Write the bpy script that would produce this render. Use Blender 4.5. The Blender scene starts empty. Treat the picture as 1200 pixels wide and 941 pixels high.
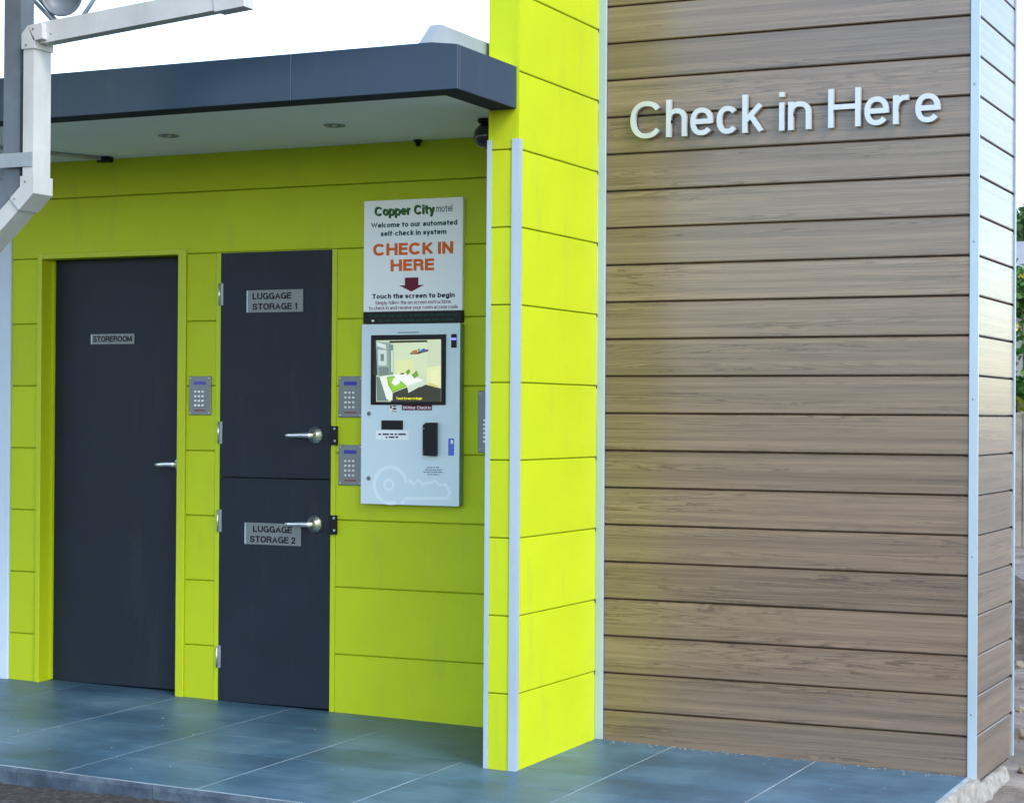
import bpy, bmesh, math, random
from mathutils import Vector, Matrix
random.seed(7)
scene = bpy.context.scene
col = scene.collection

# ------------------------------------------------------------------ camera
F_PX, W_PX, H_PX = 2315.0, 1200.0, 941.0
YAW, PITCH, ROLL = math.radians(25.137), math.radians(0.383), math.radians(0.377)
CAM = Vector((0.0, -7.56, 1.308))
_f = Vector((-math.sin(YAW) * math.cos(PITCH), math.cos(YAW) * math.cos(PITCH), math.sin(PITCH)))
_r0 = Vector((math.cos(YAW), math.sin(YAW), 0))
_u0 = _r0.cross(_f)
_r = math.cos(ROLL) * _r0 + math.sin(ROLL) * _u0
_u = -math.sin(ROLL) * _r0 + math.cos(ROLL) * _u0
cam_data = bpy.data.cameras.new('camera')
cam = bpy.data.objects.new('camera', cam_data)
col.objects.link(cam)
M3 = Matrix((_r, _u, -_f)).transposed()
cam.matrix_world = Matrix.Translation(CAM) @ M3.to_4x4()
cam_data.sensor_width = 36
cam_data.lens = 36 * F_PX / W_PX
cam_data.clip_end = 2000
scene.camera = cam

# ------------------------------------------------------------------ light
SUN_EL, SUN_AZ = 44.0, 120.0            # azimuth clockwise from +Y (so 90 = +X)
world = bpy.data.worlds.new('World')
scene.world = world
world.use_nodes = True
wn = world.node_tree
wn.nodes.clear()
sky = wn.nodes.new('ShaderNodeTexSky')
sky.sky_type = 'NISHITA'
sky.sun_disc = False
sky.sun_elevation = math.radians(SUN_EL)
sky.sun_rotation = math.radians(SUN_AZ)
sky.air_density = 1.0
sky.dust_density = 1.2
sky.ozone_density = 1.0
bg = wn.nodes.new('ShaderNodeBackground')
bg.inputs['Strength'].default_value = 0.15
wo = wn.nodes.new('ShaderNodeOutputWorld')
wn.links.new(sky.outputs[0], bg.inputs['Color'])
wn.links.new(bg.outputs[0], wo.inputs['Surface'])
sl = bpy.data.lights.new('sun', 'SUN')
sl.energy = 0.5
sl.angle = math.radians(20)
sl.color = (1.0, 0.95, 0.87)
sun = bpy.data.objects.new('sun', sl)
col.objects.link(sun)
ea, aa = math.radians(SUN_EL), math.radians(SUN_AZ)
to_sun = Vector((math.sin(aa) * math.cos(ea), math.cos(aa) * math.cos(ea), math.sin(ea)))
sun.rotation_euler = to_sun.to_track_quat('Z', 'Y').to_euler()
vs = scene.view_settings
vs.view_transform = 'Standard'
vs.look = 'None'
vs.exposure = 1.8
vs.gamma = 1.0
vs.use_curve_mapping = False

# ------------------------------------------------------------------ pixel to place
def _ray(px, py):
    return _r * ((px - W_PX / 2) / F_PX) + _u * ((H_PX / 2 - py) / F_PX) + _f
def on_y(px, py, Y):
    d = _ray(px, py)
    return CAM + d * ((Y - CAM.y) / d.y)
def on_z(px, py, Z):
    d = _ray(px, py)
    return CAM + d * ((Z - CAM.z) / d.z)
def fz(x):                                  # top of the gently falling tiled slab
    return -0.0187 * (x + 4.7)

# ------------------------------------------------------------------ materials
def new_mat(name):
    m = bpy.data.materials.new(name)
    m.use_nodes = True
    nt = m.node_tree
    return m, nt, nt.nodes['Principled BSDF']
def N(nt, t, **kw):
    n = nt.nodes.new(t)
    for k, v in kw.items():
        setattr(n, k, v)
    return n
def ramp(nt, stops):
    n = nt.nodes.new('ShaderNodeValToRGB')
    e = n.color_ramp.elements
    while len(e) < len(stops):
        e.new(0.5)
    for el, (p, c) in zip(e, stops):
        el.position = p
        el.color = (c[0], c[1], c[2], 1)
    return n
def mul(c, k):
    return tuple(min(1, x * k) for x in c)

def mat_paint(name, colr, rough=0.5, metal=0.0, var=0.08, vscale=3.0, bump=0.05, bscale=220.0, spec=0.5, coat=0.0, obvar=0.0, dirt=0.0):
    m, nt, b = new_mat(name)
    tc = N(nt, 'ShaderNodeTexCoord')
    nz = N(nt, 'ShaderNodeTexNoise')
    nz.inputs['Scale'].default_value = vscale
    nz.inputs['Detail'].default_value = 6
    nz.inputs['Roughness'].default_value = 0.6
    nt.links.new(tc.outputs['Object'], nz.inputs['Vector'])
    rp = ramp(nt, [(0.3, mul(colr, 1 - var)), (0.7, mul(colr, 1 + var))])
    nt.links.new(nz.outputs['Fac'], rp.inputs['Fac'])
    out = rp.outputs['Color']
    if obvar:
        oi = N(nt, 'ShaderNodeObjectInfo')
        mo = N(nt, 'ShaderNodeMapRange')
        mo.inputs['To Min'].default_value = 1 - obvar
        mo.inputs['To Max'].default_value = 1 + obvar
        nt.links.new(oi.outputs['Random'], mo.inputs['Value'])
        hs = N(nt, 'ShaderNodeHueSaturation')
        nt.links.new(mo.outputs[0], hs.inputs['Value'])
        nt.links.new(out, hs.inputs['Color'])
        out = hs.outputs[0]
    if dirt:
        ge = N(nt, 'ShaderNodeNewGeometry')
        mpd = N(nt, 'ShaderNodeMapping')
        mpd.inputs['Scale'].default_value = (7, 7, 1.6)
        nt.links.new(ge.outputs['Position'], mpd.inputs['Vector'])
        nd = N(nt, 'ShaderNodeTexNoise')
        nd.inputs['Scale'].default_value = 1.0
        nd.inputs['Detail'].default_value = 9
        nd.inputs['Roughness'].default_value = 0.7
        nt.links.new(mpd.outputs[0], nd.inputs['Vector'])
        md = N(nt, 'ShaderNodeMapRange')
        md.inputs['From Min'].default_value = 0.55
        md.inputs['From Max'].default_value = 0.85
        md.inputs['To Max'].default_value = dirt
        nt.links.new(nd.outputs['Fac'], md.inputs['Value'])
        mxd = N(nt, 'ShaderNodeMix', data_type='RGBA')
        mxd.inputs[7].default_value = (0.16, 0.145, 0.115, 1)
        nt.links.new(md.outputs[0], mxd.inputs[0])
        nt.links.new(out, mxd.inputs[6])
        out = mxd.outputs[2]
    nt.links.new(out, b.inputs['Base Color'])
    mr = N(nt, 'ShaderNodeMapRange')
    mr.inputs['To Min'].default_value = max(0.05, rough - 0.07)
    mr.inputs['To Max'].default_value = min(1, rough + 0.07)
    nt.links.new(nz.outputs['Fac'], mr.inputs['Value'])
    nt.links.new(mr.outputs['Result'], b.inputs['Roughness'])
    b.inputs['Metallic'].default_value = metal
    b.inputs['Specular IOR Level'].default_value = spec
    b.inputs['Coat Weight'].default_value = coat
    if bump:
        nb = N(nt, 'ShaderNodeTexNoise')
        nb.inputs['Scale'].default_value = bscale
        nb.inputs['Detail'].default_value = 3
        nt.links.new(tc.outputs['Object'], nb.inputs['Vector'])
        bp = N(nt, 'ShaderNodeBump')
        bp.inputs['Strength'].default_value = bump
        bp.inputs['Distance'].default_value = 0.004
        nt.links.new(nb.outputs['Fac'], bp.inputs['Height'])
        nt.links.new(bp.outputs['Normal'], b.inputs['Normal'])
    return m

def mat_emit(name, colr, strength, rough=0.15):
    m, nt, b = new_mat(name)
    b.inputs['Base Color'].default_value = (*mul(colr, 0.3), 1)
    b.inputs['Roughness'].default_value = rough
    b.inputs['Emission Color'].default_value = (*colr, 1)
    b.inputs['Emission Strength'].default_value = strength
    return m

def mat_timber():
    m, nt, b = new_mat('timber_look_cladding')
    tc = N(nt, 'ShaderNodeTexCoord')
    oi = N(nt, 'ShaderNodeObjectInfo')
    # shift the pattern from board to board
    sc_ = N(nt, 'ShaderNodeVectorMath', operation='SCALE')
    cmb = N(nt, 'ShaderNodeCombineXYZ')
    for i in range(3):
        nt.links.new(oi.outputs['Random'], cmb.inputs[i])
    nt.links.new(cmb.outputs[0], sc_.inputs[0])
    sc_.inputs['Scale'].default_value = 37.0
    add = N(nt, 'ShaderNodeVectorMath', operation='ADD')
    nt.links.new(tc.outputs['Object'], add.inputs[0])
    nt.links.new(sc_.outputs[0], add.inputs[1])
    def mapped(s):
        mp = N(nt, 'ShaderNodeMapping')
        mp.inputs['Scale'].default_value = s
        nt.links.new(add.outputs[0], mp.inputs['Vector'])
        return mp
    # cathedral figure: contour lines of a long stretched field, only here and there
    mp1 = mapped((0.62, 5.0, 19.0))
    wv = N(nt, 'ShaderNodeTexNoise')
    wv.inputs['Scale'].default_value = 1.0
    wv.inputs['Detail'].default_value = 1.6
    wv.inputs['Distortion'].default_value = 0.25
    nt.links.new(mp1.outputs[0], wv.inputs['Vector'])
    m1 = N(nt, 'ShaderNodeMath', operation='MULTIPLY')
    m1.inputs[1].default_value = 20.0
    nt.links.new(wv.outputs['Fac'], m1.inputs[0])
    jag = N(nt, 'ShaderNodeTexNoise')
    jag.inputs['Scale'].default_value = 1.0
    jag.inputs['Detail'].default_value = 3.0
    mpj = mapped((22.0, 30.0, 60.0))
    nt.links.new(mpj.outputs[0], jag.inputs['Vector'])
    m2 = N(nt, 'ShaderNodeMath', operation='MULTIPLY_ADD')
    m2.inputs[1].default_value = 0.9
    nt.links.new(jag.outputs['Fac'], m2.inputs[0])
    nt.links.new(m1.outputs[0], m2.inputs[2])
    pp = N(nt, 'ShaderNodeMath', operation='FRACT')
    nt.links.new(m2.outputs[0], pp.inputs[0])
    # fine fibre
    mp2 = mapped((3.0, 30.0, 260.0))
    fb = N(nt, 'ShaderNodeTexNoise')
    fb.inputs['Scale'].default_value = 1.0
    fb.inputs['Detail'].default_value = 5.0
    fb.inputs['Roughness'].default_value = 0.7
    nt.links.new(mp2.outputs[0], fb.inputs['Vector'])
    # broad streaks
    mp3 = mapped((0.30, 10.0, 44.0))
    st = N(nt, 'ShaderNodeTexNoise')
    st.inputs['Scale'].default_value = 1.0
    st.inputs['Detail'].default_value = 5.0
    nt.links.new(mp3.outputs[0], st.inputs['Vector'])
    r1 = ramp(nt, [(0.0, (0.080, 0.053, 0.035)), (0.18, (0.138, 0.094, 0.060)), (0.5, (0.176, 0.126, 0.084)), (0.85, (0.160, 0.113, 0.074)), (1.0, (0.080, 0.053, 0.035))])
    nt.links.new(pp.outputs[0], r1.inputs['Fac'])
    # where the figure shows
    mpm = mapped((0.9, 3.0, 16.0))
    msk = N(nt, 'ShaderNodeTexNoise')
    msk.inputs['Scale'].default_value = 1.0
    msk.inputs['Detail'].default_value = 2.0
    nt.links.new(mpm.outputs[0], msk.inputs['Vector'])
    mk = N(nt, 'ShaderNodeMapRange')
    mk.inputs['From Min'].default_value = 0.44
    mk.inputs['From Max'].default_value = 0.60
    mk.inputs['To Max'].default_value = 1.0
    nt.links.new(msk.outputs['Fac'], mk.inputs['Value'])
    x0 = N(nt, 'ShaderNodeMix', data_type='RGBA')
    nt.links.new(mk.outputs[0], x0.inputs[0])
    x0.inputs[6].default_value = (0.164, 0.116, 0.077, 1)
    nt.links.new(r1.outputs[0], x0.inputs[7])
    r2 = ramp(nt, [(0.25, (0.50, 0.48, 0.46)), (0.5, (1.0, 1.0, 1.0)), (0.75, (1.28, 1.26, 1.22))])
    nt.links.new(fb.outputs['Fac'], r2.inputs['Fac'])
    r3 = ramp(nt, [(0.28, (0.70, 0.67, 0.65)), (0.50, (0.98, 0.98, 0.97)), (0.72, (1.28, 1.26, 1.22))])
    nt.links.new(st.outputs['Fac'], r3.inputs['Fac'])
    x1 = N(nt, 'ShaderNodeMix', data_type='RGBA', blend_type='MULTIPLY')
    x1.inputs[0].default_value = 1.0
    nt.links.new(x0.outputs[2], x1.inputs[6])
    nt.links.new(r2.outputs[0], x1.inputs[7])
    x2 = N(nt, 'ShaderNodeMix', data_type='RGBA', blend_type='MULTIPLY')
    x2.inputs[0].default_value = 1.0
    nt.links.new(x1.outputs[2], x2.inputs[6])
    nt.links.new(r3.outputs[0], x2.inputs[7])
    hs = N(nt, 'ShaderNodeHueSaturation')
    mr = N(nt, 'ShaderNodeMapRange')
    mr.inputs['To Min'].default_value = 0.9
    mr.inputs['To Max'].default_value = 1.1
    nt.links.new(oi.outputs['Random'], mr.inputs['Value'])
    nt.links.new(mr.outputs[0], hs.inputs['Value'])
    nt.links.new(x2.outputs[2], hs.inputs['Color'])
    nt.links.new(hs.outputs[0], b.inputs['Base Color'])
    b.inputs['Roughness'].default_value = 0.42
    b.inputs['Specular IOR Level'].default_value = 0.5
    b.inputs['Coat Weight'].default_value = 0.9
    b.inputs['Coat Roughness'].default_value = 0.20
    b.inputs['Coat IOR'].default_value = 1.6
    bp = N(nt, 'ShaderNodeBump')
    bp.inputs['Strength'].default_value = 0.25
    bp.inputs['Distance'].default_value = 0.001
    nt.links.new(fb.outputs['Fac'], bp.inputs['Height'])
    nt.links.new(bp.outputs[0], b.inputs['Normal'])
    return m

def mat_tile():
    m, nt, b = new_mat('slate_grey_tile')
    tc = N(nt, 'ShaderNodeTexCoord')
    geo = N(nt, 'ShaderNodeNewGeometry')
    oi = N(nt, 'ShaderNodeObjectInfo')
    n1 = N(nt, 'ShaderNodeTexNoise')
    n1.inputs['Scale'].default_value = 2.2
    n1.inputs['Detail'].default_value = 8
    n1.inputs['Roughness'].default_value = 0.62
    nt.links.new(geo.outputs['Position'], n1.inputs['Vector'])
    mp = N(nt, 'ShaderNodeMapping')
    mp.inputs['Scale'].default_value = (5, 40, 20)
    nt.links.new(geo.outputs['Position'], mp.inputs['Vector'])
    n2 = N(nt, 'ShaderNodeTexNoise')
    n2.inputs['Scale'].default_value = 1.0
    n2.inputs['Detail'].default_value = 6
    nt.links.new(mp.outputs[0], n2.inputs['Vector'])
    r1 = ramp(nt, [(0.3, (0.025, 0.064, 0.104)), (0.5, (0.050, 0.112, 0.170)), (0.72, (0.098, 0.176, 0.238))])
    nt.links.new(n1.outputs['Fac'], r1.inputs['Fac'])
    r2 = ramp(nt, [(0.3, (0.85, 0.85, 0.85)), (0.6, (1, 1, 1)), (0.75, (1.25, 1.25, 1.25))])
    nt.links.new(n2.outputs['Fac'], r2.inputs['Fac'])
    x = N(nt, 'ShaderNodeMix', data_type='RGBA', blend_type='MULTIPLY')
    x.inputs[0].default_value = 1.0
    nt.links.new(r1.outputs[0], x.inputs[6])
    nt.links.new(r2.outputs[0], x.inputs[7])
    hs = N(nt, 'ShaderNodeHueSaturation')
    mr = N(nt, 'ShaderNodeMapRange')
    mr.inputs['To Min'].default_value = 0.9
    mr.inputs['To Max'].default_value = 1.1
    nt.links.new(oi.outputs['Random'], mr.inputs['Value'])
    nt.links.new(mr.outputs[0], hs.inputs['Value'])
    nt.links.new(x.outputs[2], hs.inputs['Color'])
    nt.links.new(hs.outputs[0], b.inputs['Base Color'])
    rr = N(nt, 'ShaderNodeMapRange')
    rr.inputs['To Min'].default_value = 0.32
    rr.inputs['To Max'].default_value = 0.55
    nt.links.new(n1.outputs['Fac'], rr.inputs['Value'])
    nt.links.new(rr.outputs[0], b.inputs['Roughness'])
    bp = N(nt, 'ShaderNodeBump')
    bp.inputs['Strength'].default_value = 0.15
    bp.inputs['Distance'].default_value = 0.003
    nt.links.new(n1.outputs['Fac'], bp.inputs['Height'])
    nt.links.new(bp.outputs[0], b.inputs['Normal'])
    return m

def mat_mottled(name, stops, scale=6.0, rough=0.85, bump=0.6, bdist=0.02, detail=9.0):
    m, nt, b = new_mat(name)
    geo = N(nt, 'ShaderNodeNewGeometry')
    n1 = N(nt, 'ShaderNodeTexNoise')
    n1.inputs['Scale'].default_value = scale
    n1.inputs['Detail'].default_value = detail
    n1.inputs['Roughness'].default_value = 0.68
    nt.links.new(geo.outputs['Position'], n1.inputs['Vector'])
    r1 = ramp(nt, stops)
    nt.links.new(n1.outputs['Fac'], r1.inputs['Fac'])
    nt.links.new(r1.outputs[0], b.inputs['Base Color'])
    b.inputs['Roughness'].default_value = rough
    bp = N(nt, 'ShaderNodeBump')
    bp.inputs['Strength'].default_value = bump
    bp.inputs['Distance'].default_value = bdist
    nt.links.new(n1.outputs['Fac'], bp.inputs['Height'])
    nt.links.new(bp.outputs[0], b.inputs['Normal'])
    return m

def mat_leaf(name, a, c):
    m, nt, b = new_mat(name)
    geo = N(nt, 'ShaderNodeNewGeometry')
    rp = ramp(nt, [(0.0, a), (1.0, c)])
    nt.links.new(geo.outputs['Random Per Island'], rp.inputs['Fac'])
    nt.links.new(rp.outputs[0], b.inputs['Base Color'])
    b.inputs['Roughness'].default_value = 0.45
    b.inputs['Transmission Weight'].default_value = 0.0
    tr = N(nt, 'ShaderNodeBsdfTranslucent')
    nt.links.new(rp.outputs[0], tr.inputs['Color'])
    mx = N(nt, 'ShaderNodeMixShader')
    mx.inputs[0].default_value = 0.35
    nt.links.new(b.outputs[0], mx.inputs[1])
    nt.links.new(tr.outputs[0], mx.inputs[2])
    nt.links.new(mx.outputs[0], nt.nodes['Material Output'].inputs['Surface'])
    return m

M = {}
LIME = (0.445, 0.54, 0.010)
M['lime'] = mat_paint('lime_green_paint', LIME, 0.5, var=0.05, vscale=2.5, bump=0.12, bscale=160, spec=0.22, obvar=0.05, dirt=0.25)
M['lime_frame'] = mat_paint('lime_green_frame_enamel', LIME, 0.38, var=0.03, bump=0.02, spec=0.3)
M['joint'] = mat_paint('joint_sealant', (0.30, 0.36, 0.006), 0.8, bump=0)
M['timber'] = mat_timber()
M['groove'] = mat_paint('dark_groove', (0.030, 0.022, 0.017), 0.8, bump=0)
M['door'] = mat_paint('charcoal_door_enamel', (0.0105, 0.0160, 0.0260), 0.48, var=0.16, vscale=3, bump=0.08, bscale=90, spec=0.25, dirt=0.12)
M['alu'] = mat_paint('silver_powder_coat', (0.38, 0.48, 0.54), 0.36, metal=0.25, var=0.05, bump=0.02, dirt=0.15)
M['letter'] = mat_paint('brushed_letter_silver', (0.50, 0.54, 0.57), 0.32, metal=0.3, var=0.04, vscale=14, bump=0.02)
M['steel'] = mat_paint('brushed_stainless', (0.80, 0.81, 0.80), 0.34, metal=1.0, var=0.05, vscale=9, bump=0.03)
M['plate'] = mat_paint('brushed_plate', (0.20, 0.215, 0.215), 0.45, metal=0.5, var=0.06, vscale=12, bump=0.03)
M['flashing'] = mat_paint('pale_flashing', (0.23, 0.27, 0.29), 0.5, var=0.1, bump=0.02)
M['fascia'] = mat_paint('slate_blue_fascia', (0.019, 0.042, 0.073), 0.36, var=0.10, vscale=1.3, bump=0.02, dirt=0.2)
M['soffit'] = mat_paint('soffit_white', (0.76, 0.80, 0.83), 0.6, var=0.05, vscale=2, bump=0.04)
M['lip'] = mat_paint('fascia_underside_shaded', (0.020, 0.028, 0.040), 0.75, var=0.1, bump=0.02, spec=0.1)  # same fascia finish; underside shade put into a darker, duller colour
M['white'] = mat_paint('white_pvc', (0.46, 0.48, 0.47), 0.36, var=0.10, vscale=5, bump=0.02, dirt=0.3)
M['render'] = mat_paint('white_render', (0.56, 0.66, 0.76), 0.7, var=0.05, vscale=1.5, bump=0.2, bscale=120)
M['colsteel'] = mat_paint('grey_column_paint', (0.105, 0.130, 0.155), 0.42, var=0.2, vscale=6, bump=0.04)
M['zinc'] = mat_paint('zinc_strap', (0.30, 0.33, 0.35), 0.4, metal=0.5, var=0.1, vscale=20, bump=0.02)
M['black'] = mat_paint('black_plastic', (0.009, 0.009, 0.011), 0.4, var=0.05, bump=0.01, spec=0.22)
M['kiosk'] = mat_paint('pale_blue_kiosk_enamel', (0.60, 0.72, 0.76), 0.36, metal=0.1, var=0.03, vscale=3, bump=0.03, bscale=300)
M['kioskside'] = mat_paint('kiosk_side_steel', (0.22, 0.29, 0.30), 0.4, metal=0.4, var=0.1, vscale=10, bump=0.02)
M['keyart'] = mat_paint('pale_key_print', (0.72, 0.83, 0.85), 0.36, metal=0.1, var=0.02, bump=0.02)
M['board'] = mat_paint('sign_board_white', (0.86, 0.89, 0.90), 0.35, var=0.015, bump=0.01)
M['ink_green'] = mat_paint('ink_green', (0.035, 0.16, 0.025), 0.4, bump=0, spec=0.12)
M['ink_teal'] = mat_paint('ink_teal', (0.010, 0.075, 0.075), 0.4, bump=0, spec=0.12)
M['ink_grey'] = mat_paint('ink_grey', (0.10, 0.13, 0.15), 0.4, bump=0, spec=0.12)
M['ink_orange'] = mat_paint('ink_orange', (0.72, 0.14, 0.03), 0.4, bump=0, spec=0.12)
M['ink_maroon'] = mat_paint('ink_maroon', (0.15, 0.016, 0.035), 0.4, bump=0, spec=0.12)
M['ink_navy'] = mat_paint('ink_navy', (0.012, 0.016, 0.045), 0.4, bump=0, spec=0.12)
M['ink_black'] = mat_paint('ink_black', (0.012, 0.013, 0.016), 0.4, bump=0, spec=0.12)
M['ink_darkgreen'] = mat_paint('ink_dark_green', (0.012, 0.06, 0.04), 0.4, bump=0, spec=0.12)
M['ink_white'] = mat_paint('ink_white', (0.82, 0.84, 0.85), 0.4, bump=0, spec=0.12)
M['lcd'] = mat_emit('lcd_blue', (0.03, 0.04, 0.42), 0.12)
M['led'] = mat_emit('led_blue', (0.10, 0.12, 1.0), 0.9)
M['blue'] = mat_paint('blue_badge', (0.06, 0.13, 0.62), 0.25, var=0.3, vscale=30, bump=0)
M['red'] = mat_paint('keypad_red_strip', (0.20, 0.035, 0.03), 0.4, bump=0)
M['keycap'] = mat_paint('keypad_keycap', (0.72, 0.74, 0.74), 0.3, metal=0.6, bump=0)
M['glass'] = mat_paint('smoked_dome', (0.02, 0.022, 0.03), 0.12, var=0.02, bump=0, coat=0.5)
M['tile'] = mat_tile()
M['grout'] = mat_paint('pale_grout', (0.27, 0.32, 0.34), 0.8, var=0.4, vscale=5, bump=0.1)
M['slab'] = mat_mottled('stained_slab_edge', [(0.32, (0.022, 0.036, 0.055)), (0.5, (0.048, 0.075, 0.105)), (0.62, (0.085, 0.12, 0.15)), (0.72, (0.22, 0.26, 0.28))], 7, 0.7, 0.5, 0.01)
M['mortar'] = mat_mottled('cream_mortar', [(0.3, (0.17, 0.16, 0.14)), (0.55, (0.30, 0.29, 0.26)), (0.8, (0.40, 0.39, 0.36))], 14, 0.9, 0.6, 0.012)
M['asphalt'] = mat_mottled('worn_asphalt', [(0.32, (0.010, 0.010, 0.010)), (0.5, (0.026, 0.024, 0.022)), (0.72, (0.11, 0.105, 0.10))], 38, 0.85, 0.9, 0.012)
M['earth'] = mat_mottled('loose_earth', [(0.3, (0.07, 0.055, 0.042)), (0.5, (0.17, 0.145, 0.115)), (0.7, (0.30, 0.27, 0.225))], 3.2, 0.95, 1.0, 0.05, 12)
M['darkearth'] = mat_mottled('dark_dug_earth', [(0.3, (0.03, 0.022, 0.017)), (0.55, (0.085, 0.066, 0.050)), (0.75, (0.19, 0.16, 0.125))], 7, 0.95, 1.0, 0.06, 12)
M['rock'] = mat_mottled('sandstone_rubble', [(0.3, (0.10, 0.08, 0.06)), (0.6, (0.22, 0.19, 0.14)), (0.8, (0.32, 0.29, 0.23))], 18, 0.9, 0.6, 0.01)
M['paling'] = mat_mottled('weathered_paling', [(0.3, (0.12, 0.105, 0.075)), (0.5, (0.22, 0.20, 0.155)), (0.7, (0.31, 0.29, 0.235))], 5, 0.85, 0.5, 0.01)
M['bark'] = mat_mottled('bark', [(0.3, (0.06, 0.045, 0.03)), (0.7, (0.18, 0.14, 0.10))], 20, 0.9, 0.8, 0.02)
M['leaf_tree'] = mat_leaf('leaf_tree', (0.05, 0.11, 0.035), (0.12, 0.22, 0.06))
M['leaf_shrub'] = mat_leaf('leaf_shrub', (0.03, 0.10, 0.02), (0.10, 0.24, 0.035))
M['leaf_hedge'] = mat_leaf('leaf_hedge', (0.07, 0.10, 0.015), (0.30, 0.30, 0.03))
M['petal'] = mat_paint('yellow_petal', (0.75, 0.52, 0.02), 0.5, bump=0)
M['houseroof'] = mat_paint('roof_sheet', (0.28, 0.28, 0.28), 0.5, var=0.1, bump=0.05)
M['housewall'] = mat_paint('house_wall', (0.34, 0.32, 0.29), 0.8, var=0.08, bump=0.2)
M['housetrim'] = mat_paint('house_trim_white', (0.74, 0.75, 0.76), 0.5, var=0.04, bump=0.03)
M['window'] = mat_paint('dark_window_glass', (0.02, 0.025, 0.03), 0.08, var=0.05, bump=0)

# ------------------------------------------------------------------ mesh helpers
def bm_box(bm, x0, x1, y0, y1, z0, z1, mi=0):
    v = [bm.verts.new(p) for p in ((x0, y0, z0), (x1, y0, z0), (x1, y1, z0), (x0, y1, z0),
                                   (x0, y0, z1), (x1, y0, z1), (x1, y1, z1), (x0, y1, z1))]
    for f in ((0, 3, 2, 1), (4, 5, 6, 7), (0, 1, 5, 4), (1, 2, 6, 5), (2, 3, 7, 6), (3, 0, 4, 7)):
        bm.faces.new([v[i] for i in f]).material_index = mi
def bevel(bm, w, seg=1):
    bmesh.ops.bevel(bm, geom=bm.edges[:], offset=w, segments=seg, affect='EDGES', profile=0.5)
def box_bm(x0, x1, y0, y1, z0, z1, bev=0.0, seg=1):
    bm = bmesh.new()
    bm_box(bm, x0, x1, y0, y1, z0, z1)
    if bev:
        bevel(bm, bev, seg)
    return bm
def prism_bm(pts, y0, y1, bev=0.0):
    """pts: outline in (x, z) seen from the front (camera side); solid between y0 (front) and y1 (back)"""
    bm = bmesh.new()
    a = [bm.verts.new((p[0], y0, p[1])) for p in pts]
    b = [bm.verts.new((p[0], y1, p[1])) for p in pts]
    bm.faces.new(a)
    bm.faces.new(b[::-1])
    n = len(pts)
    for i in range(n):
        bm.faces.new((a[i], b[i], b[(i + 1) % n], a[(i + 1) % n]))
    bmesh.ops.recalc_face_normals(bm, faces=bm.faces[:])
    if bev:
        bevel(bm, bev)
    return bm
def tube_bm(bm, pts, rads, seg=10, cap=True):
    rings = []
    for i, p in enumerate(pts):
        p = Vector(p)
        t = (Vector(pts[min(i + 1, len(pts) - 1)]) - Vector(pts[max(i - 1, 0)])).normalized()
        a = t.orthogonal().normalized() if i == 0 else (rings_a - t * rings_a.dot(t)).normalized()
        rings_a = a
        b = t.cross(a)
        rings.append([bm.verts.new(p + (a * math.cos(k * math.tau / seg) + b * math.sin(k * math.tau / seg)) * rads[i]) for k in range(seg)])
    for i in range(len(rings) - 1):
        for k in range(seg):
            f = bm.faces.new((rings[i][k], rings[i][(k + 1) % seg], rings[i + 1][(k + 1) % seg], rings[i + 1][k]))
            f.smooth = True
    if cap:
        bm.faces.new(rings[0][::-1])
        bm.faces.new(rings[-1])
    return bm
def lathe_bm(profile, seg=24, axis='y'):
    """profile: (radius, height); revolve about local axis"""
    bm = bmesh.new()
    rings = []
    for r_, h in profile:
        ring = []
        for k in range(seg):
            c, s = math.cos(k * math.tau / seg) * max(r_, 1e-5), math.sin(k * math.tau / seg) * max(r_, 1e-5)
            ring.append(bm.verts.new((c, h, s) if axis == 'y' else (c, s, h)))
        rings.append(ring)
    for i in range(len(rings) - 1):
        for k in range(seg):
            f = bm.faces.new((rings[i][k], rings[i][(k + 1) % seg], rings[i + 1][(k + 1) % seg], rings[i + 1][k]))
            f.smooth = True
    bm.faces.new(rings[0])
    bm.faces.new(rings[-1])
    bmesh.ops.recalc_face_normals(bm, faces=bm.faces[:])
    return bm
def rect_sweep_bm(pts, wx, wy, up=None):
    """rectangular pipe swept along a polyline in the X-Z plane: wx is its width in the plane, wy along Y"""
    bm = bmesh.new()
    rings = []
    for i, p in enumerate(pts):
        p = Vector(p)
        d0 = (p - Vector(pts[i - 1])).normalized() if i else None
        d1 = (Vector(pts[i + 1]) - p).normalized() if i < len(pts) - 1 else None
        n0 = Vector((d0.z, 0, -d0.x)) if d0 else None
        n1 = Vector((d1.z, 0, -d1.x)) if d1 else None
        if n0 and n1:
            n = (n0 + n1).normalized()
            k = 1 / max(0.3, n.dot(n0))
        else:
            n, k = (n0 or n1), 1
        o = n * (wx / 2 * k)
        y = Vector((0, wy / 2, 0))
        rings.append([bm.verts.new(q) for q in (p - o - y, p + o - y, p + o + y, p - o + y)])
    for i in range(len(rings) - 1):
        for k in range(4):
            bm.faces.new((rings[i][k], rings[i][(k + 1) % 4], rings[i + 1][(k + 1) % 4], rings[i + 1][k]))
    bm.faces.new(rings[0][::-1])
    bm.faces.new(rings[-1])
    bmesh.ops.recalc_face_normals(bm, faces=bm.faces[:])
    return bm

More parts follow.
